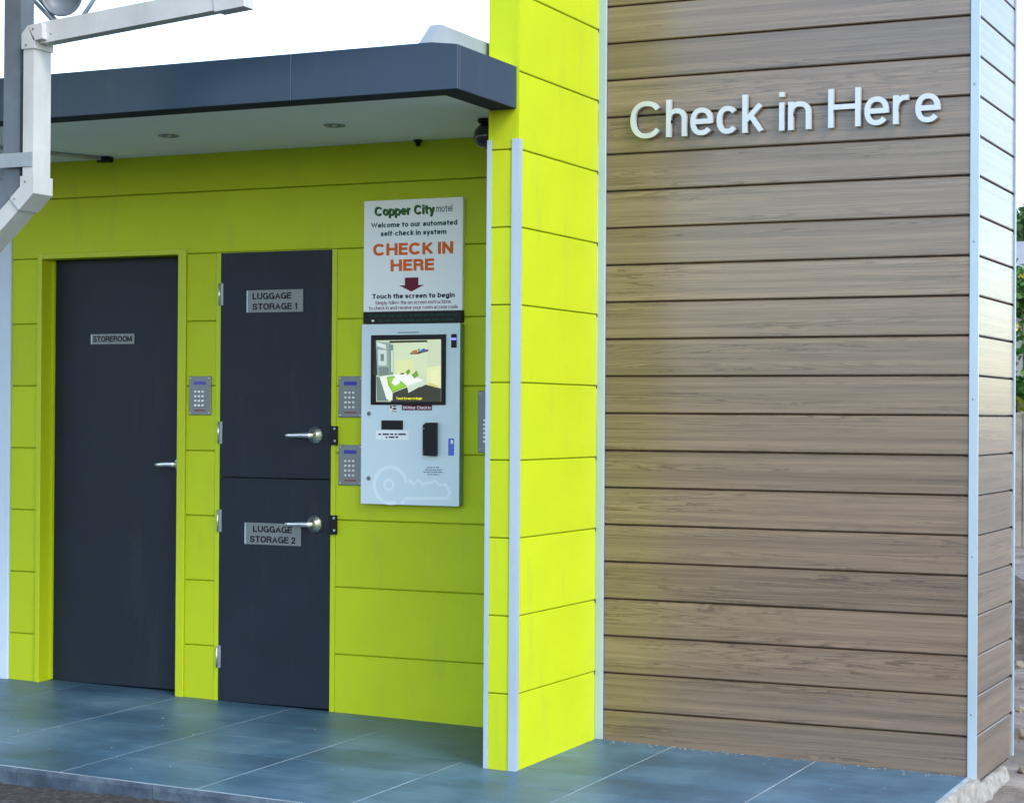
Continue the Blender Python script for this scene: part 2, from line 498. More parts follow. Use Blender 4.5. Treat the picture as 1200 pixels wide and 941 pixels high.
def mesh_of(bm, name):
    me = bpy.data.meshes.new(name)
    bm.to_mesh(me)
    bm.free()
    return me
def obj(name, bm, mats, parent=None, loc=None, rot=None):
    me = bm if isinstance(bm, bpy.types.Mesh) else mesh_of(bm, name)
    if not isinstance(mats, (list, tuple)):
        mats = [mats]
    if not me.materials:
        for m in mats:
            me.materials.append(M[m] if isinstance(m, str) else m)
    o = bpy.data.objects.new(name, me)
    col.objects.link(o)
    if parent:
        o.parent = parent
    if loc is not None:
        o.location = loc
    if rot is not None:
        o.rotation_euler = rot
    return o
def tag(o, label, cat, group=None):
    o['label'] = label
    o['category'] = cat
    if group:
        o['group'] = group
    return o
def thing(name, label, cat, loc=(0, 0, 0), group=None):
    o = bpy.data.objects.new(name, None)
    o.empty_display_size = 0.1
    col.objects.link(o)
    o.location = loc
    return tag(o, label, cat, group)
def child(name, bm, mat, root):
    """part given in world coordinates, under a root that is only translated"""
    me = bm if isinstance(bm, bpy.types.Mesh) else mesh_of(bm, name)
    o = obj(name, me, mat, root)
    w = Vector(root.location)
    q = root.parent
    while q:
        w += Vector(q.location)
        q = q.parent
    o.location = -w
    return o
def structure(o):
    o['kind'] = 'structure'
    return o

# ------------------------------------------------------------------ lettering: a plain grotesque drawn as strokes
def _arc(cx, cy, rx, ry, a0, a1, n=14, e=2.25):
    out = []
    for i in range(n + 1):
        t = math.radians(a0 + (a1 - a0) * i / n)
        c, s = math.cos(t), math.sin(t)
        out.append((cx + rx * math.copysign(abs(c) ** (2 / e), c), cy + ry * math.copysign(abs(s) ** (2 / e), s)))
    return out
def _spl(pts, n=6):
    out = []
    P = [pts[0]] + list(pts) + [pts[-1]]
    for i in range(1, len(P) - 2):
        for k in range(n):
            t = k / n
            out.append(tuple(0.5 * (2 * P[i][d] + (P[i + 1][d] - P[i - 1][d]) * t + (2 * P[i - 1][d] - 5 * P[i][d] + 4 * P[i + 1][d] - P[i + 2][d]) * t * t
                                    + (3 * P[i][d] - P[i - 1][d] - 3 * P[i + 1][d] + P[i + 2][d]) * t ** 3) for d in (0, 1)))
    out.append(tuple(pts[-1]))
    return out
# glyph: width, bottom, top, strokes; a stroke is (points, extend start, extend end) in a unit box of centre lines
XH, DS = 0.735, -0.29
_S = _spl([(0.96, 0.72), (0.84, 0.93), (0.5, 1.0), (0.14, 0.92), (0.03, 0.74), (0.16, 0.57), (0.5, 0.5), (0.86, 0.41), (0.99, 0.23), (0.87, 0.07), (0.5, 0.0), (0.12, 0.07), (0.0, 0.29)])
def _L(*p, a=1, b=1):
    return (list(p), a, b)
def _A(*p, **k):
    return (_arc(*p, **k), 0, 0)
_arch = [(0.0, 0.5)] + _arc(0.5, 0.62, 0.5, 0.38, 180, 0) + [(1.0, 0.0)]
_bowl = lambda: (_arc(0.5, 0.5, 0.5, 0.5, 0, 360, 28), 0, 0)
GL = {
    'A': (0.76, 0, 1, [_L((0.0, 0.0), (0.5, 1.0), (1.0, 0.0)), _L((0.2, 0.32), (0.8, 0.32), a=0, b=0)]),
    'B': (0.68, 0, 1, [_L((0, 0), (0, 1)), ([(0, 1), (0.5, 1)] + _arc(0.55, 0.77, 0.38, 0.23, 90, -90) + [(0, 0.54)], 0, 0), ([(0, 0.54), (0.5, 0.54)] + _arc(0.58, 0.27, 0.42, 0.27, 90, -90) + [(0, 0)], 0, 0)]),
    'C': (0.86, 0, 1, [_A(0.5, 0.5, 0.5, 0.5, 36, 324, n=30)]),
    'E': (0.62, 0, 1, [_L((1, 1), (0, 1), (0, 0), (1, 0)), _L((0, 0.53), (0.93, 0.53), a=0)]),
    'G': (0.79, 0, 1, [(_arc(0.5, 0.5, 0.5, 0.5, 38, 325, n=30) + [(1.0, 0.12)], 0, 0), _L((0.55, 0.46), (1.0, 0.46), (1.0, 0.0), a=0)]),
    'H': (0.79, 0, 1, [_L((0, 0), (0, 1)), _L((1, 0), (1, 1)), _L((0, 0.53), (1, 0.53), a=0, b=0)]),
    'I': (0.0, 0, 1, [_L((0.5, 0), (0.5, 1))]),
    'K': (0.70, 0, 1, [_L((0, 0), (0, 1)), _L((0.0, 0.32), (0.93, 1.0), a=0), _L((0.33, 0.56), (1.0, 0.0), a=0)]),
    'L': (0.58, 0, 1, [_L((0, 1), (0, 0), (1, 0))]),
    'M': (0.86, 0, 1, [_L((0, 0), (0, 1)), _L((1, 0), (1, 1)), _L((0.03, 1), (0.5, 0.02), (0.97, 1), a=0, b=0)]),
    'N': (0.74, 0, 1, [_L((0, 0), (0, 1)), _L((1, 0), (1, 1)), _L((0.02, 1), (0.98, 0), a=0, b=0)]),
    'O': (0.80, 0, 1, [_bowl()]),
    'R': (0.70, 0, 1, [_L((0, 0), (0, 1)), ([(0, 1), (0.5, 1)] + _arc(0.56, 0.755, 0.40, 0.245, 90, -90) + [(0, 0.51)], 0, 0), ([(0.5, 0.51)] + _arc(0.6, 0.30, 0.33, 0.21, 90, 5, n=8) + [(0.98, 0.0)], 0, 1)]),
    'S': (0.68, 0, 1, [(_S, 0, 0)]),
    'T': (0.66, 0, 1, [_L((0, 1), (1, 1)), _L((0.5, 0), (0.5, 1), b=0)]),
    'U': (0.74, 0, 1, [([(0, 1), (0, 0.4)] + _arc(0.5, 0.36, 0.5, 0.36, 180, 360) + [(1, 0.4), (1, 1)], 1, 1)]),
    'W': (1.14, 0, 1, [_L((0, 1), (0.25, 0), (0.5, 1), (0.75, 0), (1, 1))]),
    'a': (0.56, 0, XH, [(_spl([(0.06, 0.72), (0.2, 0.95), (0.5, 1.0), (0.78, 0.93), (0.9, 0.7), (0.9, 0.3), (0.92, 0.08), (1.04, 0.0)]), 0, 0), (_spl([(0.9, 0.58), (0.5, 0.52), (0.12, 0.42), (0.0, 0.22), (0.12, 0.03), (0.4, 0.0), (0.72, 0.1), (0.9, 0.32)]), 0, 0)]),
    'b': (0.60, 0, 1, [_L((0, 0), (0, 1)), (_arc(0.5, 0.37, 0.5, 0.37, 0, 360, 24), 0, 0)]),
    'c': (0.55, 0, XH, [_A(0.5, 0.5, 0.5, 0.5, 40, 320, n=24)]),
    'd': (0.60, 0, 1, [_L((1, 0), (1, 1)), (_arc(0.5, 0.37, 0.5, 0.37, 0, 360, 24), 0, 0)]),
    'e': (0.58, 0, XH, [(_arc(0.5, 0.5, 0.5, 0.5, -9, 322, n=28), 0, 0), _L((0.0, 0.5), (1.0, 0.5), a=0, b=0)]),
    'f': (0.40, 0, 1, [([(0.42, 0.0), (0.42, 0.78)] + _arc(0.78, 0.80, 0.36, 0.20, 180, 95, n=8) + [(1.0, 0.99)], 1, 0), _L((0.0, 0.68), (1.0, 0.68))]),
    'g': (0.60, DS, XH, [([(1, 1.0), (1, 0.26)] + _arc(0.5, 0.22, 0.5, 0.22, 0, -160, n=12), 1, 0), (_arc(0.5, 0.64, 0.5, 0.36, 0, 360, 24), 0, 0)]),
    'h': (0.53, 0, 1, [_L((0, 0), (0, 1)), ([(0.0, 0.34)] + _arc(0.5, 0.45, 0.5, 0.27, 180, 0) + [(1.0, 0.0)], 0, 1)]),
    'i': (0.0, 0, 1, [_L((0.5, 0), (0.5, 0.70)), _L((0.5, 0.955), (0.5, 0.985))]),
    'k': (0.50, 0, 1, [_L((0, 0), (0, 1)), _L((0.0, 0.26), (0.92, 0.70), a=0), _L((0.36, 0.45), (1.0, 0.0), a=0)]),
    'l': (0.0, 0, 1, [_L((0.5, 0), (0.5, 1))]),
    'm': (0.88, 0, XH, [_L((0, 0), (0, 1)), ([(0.0, 0.5)] + _arc(0.25, 0.64, 0.25, 0.36, 180, 0) + [(0.5, 0.0)], 0, 1), ([(0.5, 0.5)] + _arc(0.75, 0.64, 0.25, 0.36, 180, 0) + [(1.0, 0.0)], 0, 1)]),
    'n': (0.56, 0, XH, [_L((0, 0), (0, 1)), (_arch, 0, 1)]),
    'o': (0.60, 0, XH, [_bowl()]),
    'p': (0.60, DS, XH, [_L((0, 0), (0, 1)), (_arc(0.5, 0.64, 0.5, 0.36, 0, 360, 24), 0, 0)]),
    'r': (0.42, 0, XH, [_L((0, 0), (0, 1)), ([(0.0, 0.45)] + _arc(0.8, 0.52, 0.8, 0.48, 180, 95, n=8) + [(1.0, 1.0)], 0, 0)]),
    's': (0.50, 0, XH, [(_S, 0, 0)]),
    't': (0.40, 0, 0.93, [([(0.42, 1.0), (0.42, 0.24)] + _arc(0.78, 0.22, 0.36, 0.22, 180, 265, n=8) + [(1.0, 0.01)], 1, 0), _L((0.0, 0.74), (1.0, 0.74))]),
    'u': (0.56, 0, XH, [_L((1, 0), (1, 1)), ([(0, 1)] + _arc(0.5, 0.38, 0.5, 0.38, 180, 360) + [(1.0, 0.5)], 1, 0)]),
    'v': (0.54, 0, XH, [_L((0, 1), (0.5, 0), (1, 1))]),
    'w': (0.80, 0, XH, [_L((0, 1), (0.25, 0), (0.5, 1), (0.75, 0), (1, 1))]),
    'y': (0.54, DS, XH, [_L((0, 1), (0.53, 0.26), a=1, b=0), _L((1, 1), (0.45, 0.10), (0.30, 0.0), (0.05, 0.0), b=0)]),
    '-': (0.30, 0, 1, [_L((0, 0.34), (1, 0.34), a=0, b=0)]),
    '1': (0.32, 0, 1, [_L((1, 0), (1, 1)), _L((0.0, 0.74), (0.7, 0.82), (1.0, 1.0), a=0, b=0)]),
    '2': (0.58, 0, 1, [(_spl([(0.02, 0.68), (0.14, 0.92), (0.5, 1.0), (0.88, 0.9), (0.98, 0.7), (0.8, 0.48), (0.3, 0.2), (0.03, 0.0)]), 0, 0), _L((0.0, 0.0), (1.0, 0.0), a=1)]),
    '4': (0.62, 0, 1, [_L((0.78, 0), (0.78, 1)), _L((0.78, 0.97), (0.0, 0.26), (1.0, 0.26), a=0)]),
}
def _offset_stroke(pts, w, ea, eb):
    pts = [Vector(p) for p in pts]
    q = [pts[0]]
    for p in pts[1:]:
        if (p - q[-1]).length > 1e-4:
            q.append(p)
    pts = q
    closed = (pts[0] - pts[-1]).length < 1e-3 and len(pts) > 4
    if closed:
        pts = pts[:-1]
    else:
        if ea:
            pts[0] = pts[0] + (pts[0] - pts[1]).normalized() * w / 2
        if eb:
            pts[-1] = pts[-1] + (pts[-1] - pts[-2]).normalized() * w / 2
    n = len(pts)
    Lp, Rp = [], []
    for i in range(n):
        a = pts[i - 1] if (i or closed) else None
        b = pts[(i + 1) % n] if (i < n - 1 or closed) else None
        d0 = (pts[i] - a).normalized() if a is not None else None
        d1 = (b - pts[i]).normalized() if b is not None else None
        n0 = Vector((-d0.y, d0.x)) if d0 is not None else None
        n1 = Vector((-d1.y, d1.x)) if d1 is not None else None
        if n0 is not None and n1 is not None:
            m = n0 + n1
            m = m.normalized() if m.length > 1e-4 else n0
            k = min(2.2, 1 / max(0.2, m.dot(n0)))
        else:
            m, k = (n0 if n0 is not None else n1), 1.0
        Lp.append(pts[i] + m * (w / 2 * k))
        Rp.append(pts[i] - m * (w / 2 * k))
    return Lp, Rp, closed
def glyph_layout(body, w, track, space=0.27):
    x, out = 0.0, []
    for ch in body:
        if ch == ' ':
            x += space + track * 0.5
            continue
        gw, z0, z1, strokes = GL[ch]
        W = gw + (w if gw == 0 else w * 0.25)
        segs = []
        if ch == 'i':
            cxx = x + W / 2
            segs = [_offset_stroke([(cxx, 0.0), (cxx, XH)], w, 0, 0), _offset_stroke([(cxx, 1.0 - 0.9 * w), (cxx, 1.0)], w, 0, 0)]
            strokes = []
        for pts, ea, eb in strokes:
            mp = [(x + w / 2 + p[0] * (W - w), z0 + w / 2 + p[1] * (z1 - z0 - w)) for p in pts]
            Lp, Rp, cl_ = _offset_stroke(mp, w, ea, eb)
            for q in Lp + Rp:
                q.y = min(max(q.y, z0), z1)
            segs.append((Lp, Rp, cl_))
        out.append((ch, segs))
        x += W + track
    return out
def glyph_bms(body, x0, x1, zbase, cap, y, depth, w=0.14, track=0.085, space=0.27):
    """one bmesh for each character: solid strokes facing -Y, back at y, front at y - depth"""
    lay = glyph_layout(body, w, track, space)
    allx = [p.x for ch, segs in lay for Lp, Rp, c in segs for p in Lp + Rp]
    a, b = min(allx), max(allx)
    sx = (x1 - x0) / (b - a)
    res = []
    for ch, segs in lay:
        bm = bmesh.new()
        for si, (Lp, Rp, closed) in enumerate(segs):
            yf = y - depth - 0.00006 * si
            def mk(p, yy):
                return bm.verts.new((x0 + (p.x - a) * sx, yy, zbase + p.y * cap))
            fl_, fr_ = [mk(p, yf) for p in Lp], [mk(p, yf) for p in Rp]
            bl_, br_ = [mk(p, y) for p in Lp], [mk(p, y) for p in Rp]
            n = len(Lp)
            for i in range(n if closed else n - 1):
                j = (i + 1) % n
                bm.faces.new((fl_[i], fr_[i], fr_[j], fl_[j]))
                bm.faces.new((bl_[i], bl_[j], br_[j], br_[i]))
                bm.faces.new((fl_[i], fl_[j], bl_[j], bl_[i]))
                bm.faces.new((fr_[i], br_[i], br_[j], fr_[j]))
            if not closed:
                bm.faces.new((fl_[0], bl_[0], br_[0], fr_[0]))
                bm.faces.new((fl_[-1], fr_[-1], br_[-1], bl_[-1]))
        bmesh.ops.recalc_face_normals(bm, faces=bm.faces[:])
        res.append((ch, bm))
    return res
def print_text(root, body, x0, x1, zbase, cap, y, mat, depth=0.0006, w=0.14, track=0.085):
    """printed line: one part for each word"""
    gl = glyph_bms(body, x0, x1, zbase, cap, y, depth, w, track)
    k = 0
    for word in body.split():
        me = bpy.data.meshes.new('lettering')
        bm = bmesh.new()
        for ch, b in gl[k:k + len(word)]:
            b.to_mesh(me)
            b.free()
            bm.from_mesh(me)
        bpy.data.meshes.remove(me)
        k += len(word)
        child('lettering', bm, mat, root)

def board_mesh(name, L, h, mat, t=0.016, ch=0.003, gap=0.0):
    """one cladding board: local x along, front face at y = 0 looking to -y, z up; chamfered long edges"""
    bm = bmesh.new()
    prof = [(t, 0), (ch, 0), (0, ch), (0, h - ch), (ch * 1.6, h), (t, h)]
    a = [bm.verts.new((0, y, z)) for y, z in prof]
    b = [bm.verts.new((L, y, z)) for y, z in prof]
    bm.faces.new(a)
    bm.faces.new(b[::-1])
    for i in range(len(prof)):
        j = (i + 1) % len(prof)
        bm.faces.new((a[i], b[i], b[j], a[j]))
    bmesh.ops.recalc_face_normals(bm, faces=bm.faces[:])
    me = mesh_of(bm, name)
    me.materials.append(M[mat])
    return me
_bm_cache = {}
def board(root, L, h, mat, loc, rotz=0.0, name='board', **kw):
    key = (round(L, 4), round(h, 4), mat, tuple(sorted(kw.items())))
    if key not in _bm_cache:
        _bm_cache[key] = board_mesh(name, L, h, mat, **kw)
    o = bpy.data.objects.new(name, _bm_cache[key])
    col.objects.link(o)
    o.parent = root
    o.location = Vector(loc) - Vector(root.location)
    o.rotation_euler = (0, 0, rotz)
    return o

# ================================================================== ground
def ground_height(x, y):
    from mathutils import noise
    base = -0.16
    if y > 0.5:
        base += 0.22 * min(1, (y - 0.5) / 11.0)
    k = 0.0
    if x > -1.75 or y > 0.8:
        k = 0.05 * noise.noise((x * 0.9, y * 0.9, 3)) + 0.02 * noise.noise((x * 3.1, y * 3.1, 7))
        if y > 1.0:
            k += 0.10 * max(0, noise.noise((x * 0.6 + 4, y * 0.6, 11)))
    return base + k
bm = bmesh.new()
xs = [-400, -120, -40, -16] + [-10 + i * 0.16 for i in range(101)] + [10, 16, 40, 120, 400]
ys = [-400, -120, -40, -12, -6] + [-3 + i * 0.16 for i in range(113)] + [18, 26, 60, 160, 400]
grid = []
for y in ys:
    row = []
    for x in xs:
        inside = -10 <= x <= 6.2 and -3 <= y <= 15.2
        row.append(bm.verts.new((x, y, ground_height(x, y) if inside else (-0.16 if y < 14 else 0.06))))
    grid.append(row)
for j in range(len(ys) - 1):
    for i in range(len(xs) - 1):
        bm.faces.new((grid[j][i], grid[j][i + 1], grid[j + 1][i + 1], grid[j + 1][i])).smooth = True
structure(obj('ground', bm, 'earth'))

bm = bmesh.new()
nx, ny = 60, 40
def ag(i, n, a, b):
    return a + (b - a) * i / n
gr = []
from mathutils import noise as _noise
for j in range(ny + 1):
    y = ag(j, ny, -60, -1.5) if j < 10 else ag(j - 10, ny - 10, -8, -1.652)
    gr.append([bm.verts.new((ag(i, nx, -14, 16), y, -0.086 + 0.006 * _noise.noise((ag(i, nx, -14, 16) * 1.3, y * 1.3, 0)))) for i in range(nx + 1)])
gr.sort(key=lambda r: r[0].co.y)
for j in range(ny):
    for i in range(nx):
        bm.faces.new((gr[j][i], gr[j][i + 1], gr[j + 1][i + 1], gr[j + 1][i])).smooth = True
structure(obj('driveway', bm, 'asphalt'))

# tiled pavement: a falling slab, tiles let into pale grout
TILT = math.atan(0.0187)
pav = bpy.data.objects.new('pavement', None)
bm = box_bm(-3.6, 3.095, -1.646, 0.16, -0.30, -0.0012)
slab = structure(obj('pavement', bm, 'grout', None, (-4.7, 0, 0), (math.atan(0.012), TILT, 0)))
bpy.data.objects.remove(pav)
slab.name = 'pavement'
XL = [-8.197 + 0.598 * k for k in range(12)]
YL = [-1.646, -1.300, -1.003, -0.706, -0.409, -0.112, 0.16]
for i in range(len(XL)):
    x0 = XL[i]
    x1 = x0 + 0.598
    x0, x1 = max(x0, -8.29), min(x1, -1.607)
    if x1 - x0 < 0.02:
        continue
    for j in range(len(YL) - 1):
        if x0 > -3.16 and j == len(YL) - 2:
            y0, y1 = YL[j], -0.004
        else:
            y0, y1 = YL[j], YL[j + 1]
        g = 0.0030
        bm = box_bm(-(x1 - x0) / 2 + g, (x1 - x0) / 2 - g, -(y1 - y0) / 2 + (0.0017 if j else 0.0005), (y1 - y0) / 2 - 0.0017, -0.009, 0.0, 0.0008)
        obj('tile', bm, 'tile', slab, ((x0 + x1) / 2 + 4.7, (y0 + y1) / 2, 0.0003 * random.uniform(-1, 1)), (random.uniform(-1, 1) * 4e-4, random.uniform(-1, 1) * 4e-4, 0))
# stained front edge of the slab, in sections
xe = [-8.3, -7.2, -6.0, -4.805, -4.19, -3.58, -2.97, -2.36, -1.605]
for a, b in zip(xe[:-1], xe[1:]):
    bm = bmesh.new()
    n = 24
    prof = []
    for k in range(n + 1):
        x = a + 0.0015 + (b - a - 0.003) * k / n
        w = 0.004 * _noise.noise((x * 5, 1.3, 0)) + 0.003 * _noise.noise((x * 17, 4.3, 0))
        prof.append([bm.verts.new((x + 4.7, y, z)) for y, z in ((-1.6465, -0.004), (-1.652 + w, -0.006 + w * 0.6), (-1.656 + w, -0.02), (-1.653 + w * 0.7, -0.10), (-1.6465, -0.10))])
    for p, q in zip(prof[:-1], prof[1:]):
        for i in range(4):
            bm.faces.new((p[i], p[i + 1], q[i + 1], q[i]))
    bmesh.ops.recalc_face_normals(bm, faces=bm.faces[:])
    obj('edge_section', bm, 'slab', slab)
# rough cream footing along the right-hand edge of the slab
bm = bmesh.new()
rows = []
n = 170
for k in range(n + 1):
    y = -1.65 + 2.25 * k / n
    top = fz(-1.6) + 0.012 * y - 0.003 - (0.045 + 0.014 * _noise.noise((y * 14, 0, 8)) if y > 0.02 else 0.003 * abs(_noise.noise((y * 9, 3, 1))))
    if y > 0.42:
        top -= 0.015 + 0.05 * max(0, _noise.noise((y * 30, 0, 3)))
    bot = -0.24
    row = [bm.verts.new((-1.68, y, top)), bm.verts.new((-1.602, y, top))]
    for q in range(9):
        t = q / 8
        z = top - 0.004 + (bot - top) * t
        w = 0.010 * _noise.noise((y * 5, z * 6, 2)) + 0.008 * _noise.noise((y * 17, z * 20, 5)) + 0.005 * _noise.noise((y * 46, z * 50, 9))
        row.append(bm.verts.new((-1.588 + 0.012 * min(1, t * 3) + w, y, z + 0.3 * w)))
    row.append(bm.verts.new((-1.68, y, bot)))
    rows.append(row)
nr = len(rows[0])
for p, q in zip(rows[:-1], rows[1:]):
    for i in range(nr):
        bm.faces.new((p[i], q[i], q[(i + 1) % nr], p[(i + 1) % nr]))
bm.faces.new(rows[0])
bm.faces.new(rows[-1][::-1])
bmesh.ops.recalc_face_normals(bm, faces=bm.faces[:])
structure(obj('footing', bm, 'mortar'))

# ================================================================== recessed lime wall
JZ = [0.249, 0.5443, 0.8396, 1.1349, 1.4302, 1.7255, 2.035, 2.3170]     # joints
SOF = 2.49
wall = thing('recessed_wall', 'lime green wall of wide horizontal boards recessed under the canopy', 'wall', (-4.75, 0.1, 0))
G = 0.0035
bm = bmesh.new()
SEG = [(-6.20, -6.045, 'l'), (-5.195, -5.037, 'm'), (-4.402, -3.285, 'r')]
for a, b, s in SEG:
    bm_box(bm, a, b, 0.012, 0.20, -0.05, 2.035)
bm_box(bm, -6.20, -3.285, 0.012, 0.20, 2.0352, SOF + 0.1)
bm_box(bm, -6.20, -4.40, 0.15, 0.1995, -0.05, 2.0345)
child('backing', bm, 'joint', wall)
for a, b, s in SEG:
    zs = [fz((a + b) / 2) - 0.02] + JZ[:7]
    for k in range(len(zs) - 1):
        z0 = zs[k] + (G / 2 if k else 0)
        z1 = zs[k + 1] - G / 2
        board(wall, b - a - 0.001, z1 - z0, 'lime', (a, random.uniform(-3, 3) * 1e-4, z0), t=0.014)
board(wall, 2.915, JZ[7] - JZ[6] - G, 'lime', (-6.20, 0.0, JZ[6] + G / 2), t=0.014)
board(wall, 2.915, SOF + 0.03 - JZ[7] - G, 'lime', (-6.20, -0.004, JZ[7] + G / 2), t=0.014)
# flush edge strips round the luggage doors
for a, b in ((-5.036, -5.010), (-4.428, -4.403)):
    child('door_jamb', box_bm(a, b, -0.003, 0.11, -0.03, 2.034, 0.001), 'lime_frame', wall)
child('door_head', box_bm(-5.0095, -4.4285, 0.0005, 0.11, 2.0322, 2.0345), 'lime_frame', wall)

# white rendered wall at the far left
bm = box_bm(-8.2, -6.202, -0.012, 0.30, -0.03, SOF + 0.02, 0.004)
tag(obj('rendered_wall', bm, 'render'), 'plain white rendered wall left of the lime green boards', 'wall')

# ------------------------------------------------------------------ storeroom door
def lever(root, cx, cz, y, length, rose_r, drop=0.0, cone=True):
    h = bpy.data.objects.new('handle', None)
    prof = [(rose_r, 0.0), (rose_r, -0.006), (rose_r * 0.93, -0.010), (rose_r * 0.55, -0.026), (rose_r * 0.34, -0.034), (rose_r * 0.30, -0.052), (0.0, -0.053)] if cone else [(rose_r, 0), (rose_r, -0.006), (rose_r * 0.9, -0.009), (0.011, -0.010), (0.010, -0.05), (0, -0.051)]
    bm = lathe_bm(prof, 28)
    o = obj('handle', bm, 'steel', root)
    w = Vector(root.location)
    o.location = Vector((cx, y, cz)) - w
    bpy.data.objects.remove(h)
    o.name = 'handle'
    bm = bmesh.new()
    pts = [(0.006, -0.046, 0), (-0.012, -0.050, 0.0005), (-length * 0.35, -0.052, 0.001), (-length * 0.75, -0.050, -drop * 0.5), (-length, -0.045, -drop)]
    rings = []
    ws = [0.013, 0.013, 0.0115, 0.010, 0.009]
    for p, wd in zip(pts, ws):
        rings.append([bm.verts.new((p[0], p[1] + 0.6 * wd * math.sin(t * math.tau / 10), p[2] + wd * math.cos(t * math.tau / 10))) for t in range(10)])
    for a, b in zip(rings[:-1], rings[1:]):
        for t in range(10):
            bm.faces.new((a[t], a[(t + 1) % 10], b[(t + 1) % 10], b[t])).smooth = True
    bm.faces.new(rings[0])
    bm.faces.new(rings[-1])
    bmesh.ops.recalc_face_normals(bm, faces=bm.faces[:])
    obj('lever', bm, 'steel', o)
    return o
def name_plate(root, x0, x1, z0, z1, y, lines):
    p = child('name_plate', box_bm(x0, x1, y - 0.004, y - 0.0003, z0, z1, 0.0008), 'plate', root)
    child('plate_edge', box_bm(x0 + 0.002, x0 + 0.009, y - 0.0062, y - 0.0042, z0 + 0.002, z1 - 0.002), 'alu', root)
    for body, a, b, zb, cap in lines:
        print_text(p, body, a, b, zb, cap, y - 0.0042, 'ink_black', w=0.20, track=0.075)
    return p

sd = thing('storeroom_door', 'charcoal storeroom door set deep in a lime green frame', 'door', (-5.63, 0.1, 0.017))
child('leaf', box_bm(-6.016, -5.242, 0.085, 0.125, fz(-5.63) + 0.006, 2.03, 0.002), 'door', sd)
fr = child('frame', box_bm(-6.044, -6.018, -0.011, 0.148, fz(-6.03) - 0.02, 2.058, 0.0025), 'lime_frame', sd)
child('frame', box_bm(-5.240, -5.197, -0.011, 0.148, fz(-5.2) - 0.02, 2.058, 0.0025), 'lime_frame', sd)
child('frame_head', box_bm(-6.0178, -5.2402, -0.011, 0.148, 2.032, 2.058, 0.0025), 'lime_frame', sd)
child('door_stop', box_bm(-6.0175, -6.006, 0.068, 0.083, 0.03, 2.031), 'lime_frame', sd)
lever(sd, -5.288, 1.068, 0.085, 0.105, 0.027, drop=0.004, cone=False)
name_plate(sd, -5.797, -5.548, 1.628, 1.677, 0.085, [('STOREROOM', -5.783, -5.560, 1.639, 0.028)])

# ------------------------------------------------------------------ luggage doors
def luggage_door(label, z0, z1, hz, hinges, plate, lines):
    d = thing('luggage_door', label, 'door', (-4.72, 0.1, max(z0, 0)), 'luggage locker doors')
    child('leaf', box_bm(-5.0085, -4.4295, -0.006, 0.036, z0, z1, 0.0015), 'door', d)
    name_plate(d, *plate, -0.006, lines)
    lever(d, -4.503, hz, -0.006, 0.128, 0.038, drop=0.002)
    lk = child('latch_guard', box_bm(-4.4275, -4.391, -0.016, -0.0035, hz - 0.042, hz + 0.042, 0.0015), 'black', d)
    b = lathe_bm([(0.006, 0), (0.006, -0.002), (0.003, -0.004), (0, -0.0042)], 12)
    o = obj('bolt', b, 'alu', lk)
    o.location = (-4.400, -0.0162, hz - 0.024)
    o = obj('bolt', o.data, 'alu', lk)
    o.location = (-4.402, -0.0162, hz + 0.030)
    for hzz in hinges:
        bm = tube_bm(bmesh.new(), [(-5.013, -0.011, hzz - 0.05), (-5.013, -0.011, hzz + 0.05)], [0.0036, 0.0036], 12)
        hg = child('hinge', bm, 'steel', d)
        obj('hinge_leaf', box_bm(-5.007, -4.994, -0.0085, -0.0062, hzz - 0.05, hzz + 0.05), 'zinc', hg)
    return d
luggage_door('upper charcoal locker door with plate reading LUGGAGE STORAGE 1', 1.0185, 2.0318, 1.211, (1.845, 1.218),
             (-4.868, -4.572, 1.759, 1.860), [('LUGGAGE', -4.836, -4.632, 1.818, 0.029), ('STORAGE 1', -4.836, -4.602, 1.771, 0.029)])
luggage_door('lower charcoal locker door with plate reading LUGGAGE STORAGE 2', fz(-4.7) + 0.005, 1.0145, 0.818, (0.819, 0.205),
             (-4.870, -4.574, 0.718, 0.816), [('LUGGAGE', -4.824, -4.620, 0.774, 0.029), ('STORAGE 2', -4.840, -4.602, 0.728, 0.029)])

# ------------------------------------------------------------------ keypads
def keypad(label, x0, x1, z0, z1, y=0.0):
    k = thing('keypad', label, 'keypad', ((x0 + x1) / 2, y, z0), 'door entry keypads')
    w, h = x1 - x0, z1 - z0
    child('faceplate', box_bm(x0, x1, y - 0.009, y - 0.0004, z0, z1, 0.002), 'plate', k)
    d = child('display', box_bm(x0 + w * 0.24, x1 - w * 0.24, y - 0.0105, y - 0.0092, z1 - h * 0.22, z1 - h * 0.13), 'lcd', k)
    me = mesh_of(box_bm(-0.0055, 0.0055, -0.004, 0, -0.0045, 0.0045, 0.001), 'key')
    me.materials.append(M['keycap'])
    for r_ in range(4):
        for c in range(3):
            o = obj('key', me, 'keycap', k)
            o.location = (-0.003 + (c - 1) * w * 0.165, -0.0092, h * (0.60 - r_ * 0.118))
    child('red_strip', box_bm(x0 + w * 0.26, x1 - w * 0.24, y - 0.0100, y - 0.0092, z0 + h * 0.10, z0 + h * 0.135), 'red', k)
    ms = mesh_of(lathe_bm([(0.0035, 0), (0.0035, -0.001), (0.002, -0.0018), (0, -0.002)], 10), 'screw')
    ms.materials.append(M['keycap'])
    for sx in (-1, 1):
        for zz in (0.05, 0.95):
            o = obj('screw', ms, 'keycap', k)
            o.location = (sx * w * 0.42, -0.0092, h * zz)
    return k
keypad('grey keypad with blue display between storeroom and luggage doors', -5.176, -5.057, 1.298, 1.474)
keypad('upper grey keypad with blue display beside the check in machine', -4.388, -4.268, 1.292, 1.472)
keypad('lower grey keypad with blue display beside the check in machine', -4.386, -4.266, 0.994, 1.171)
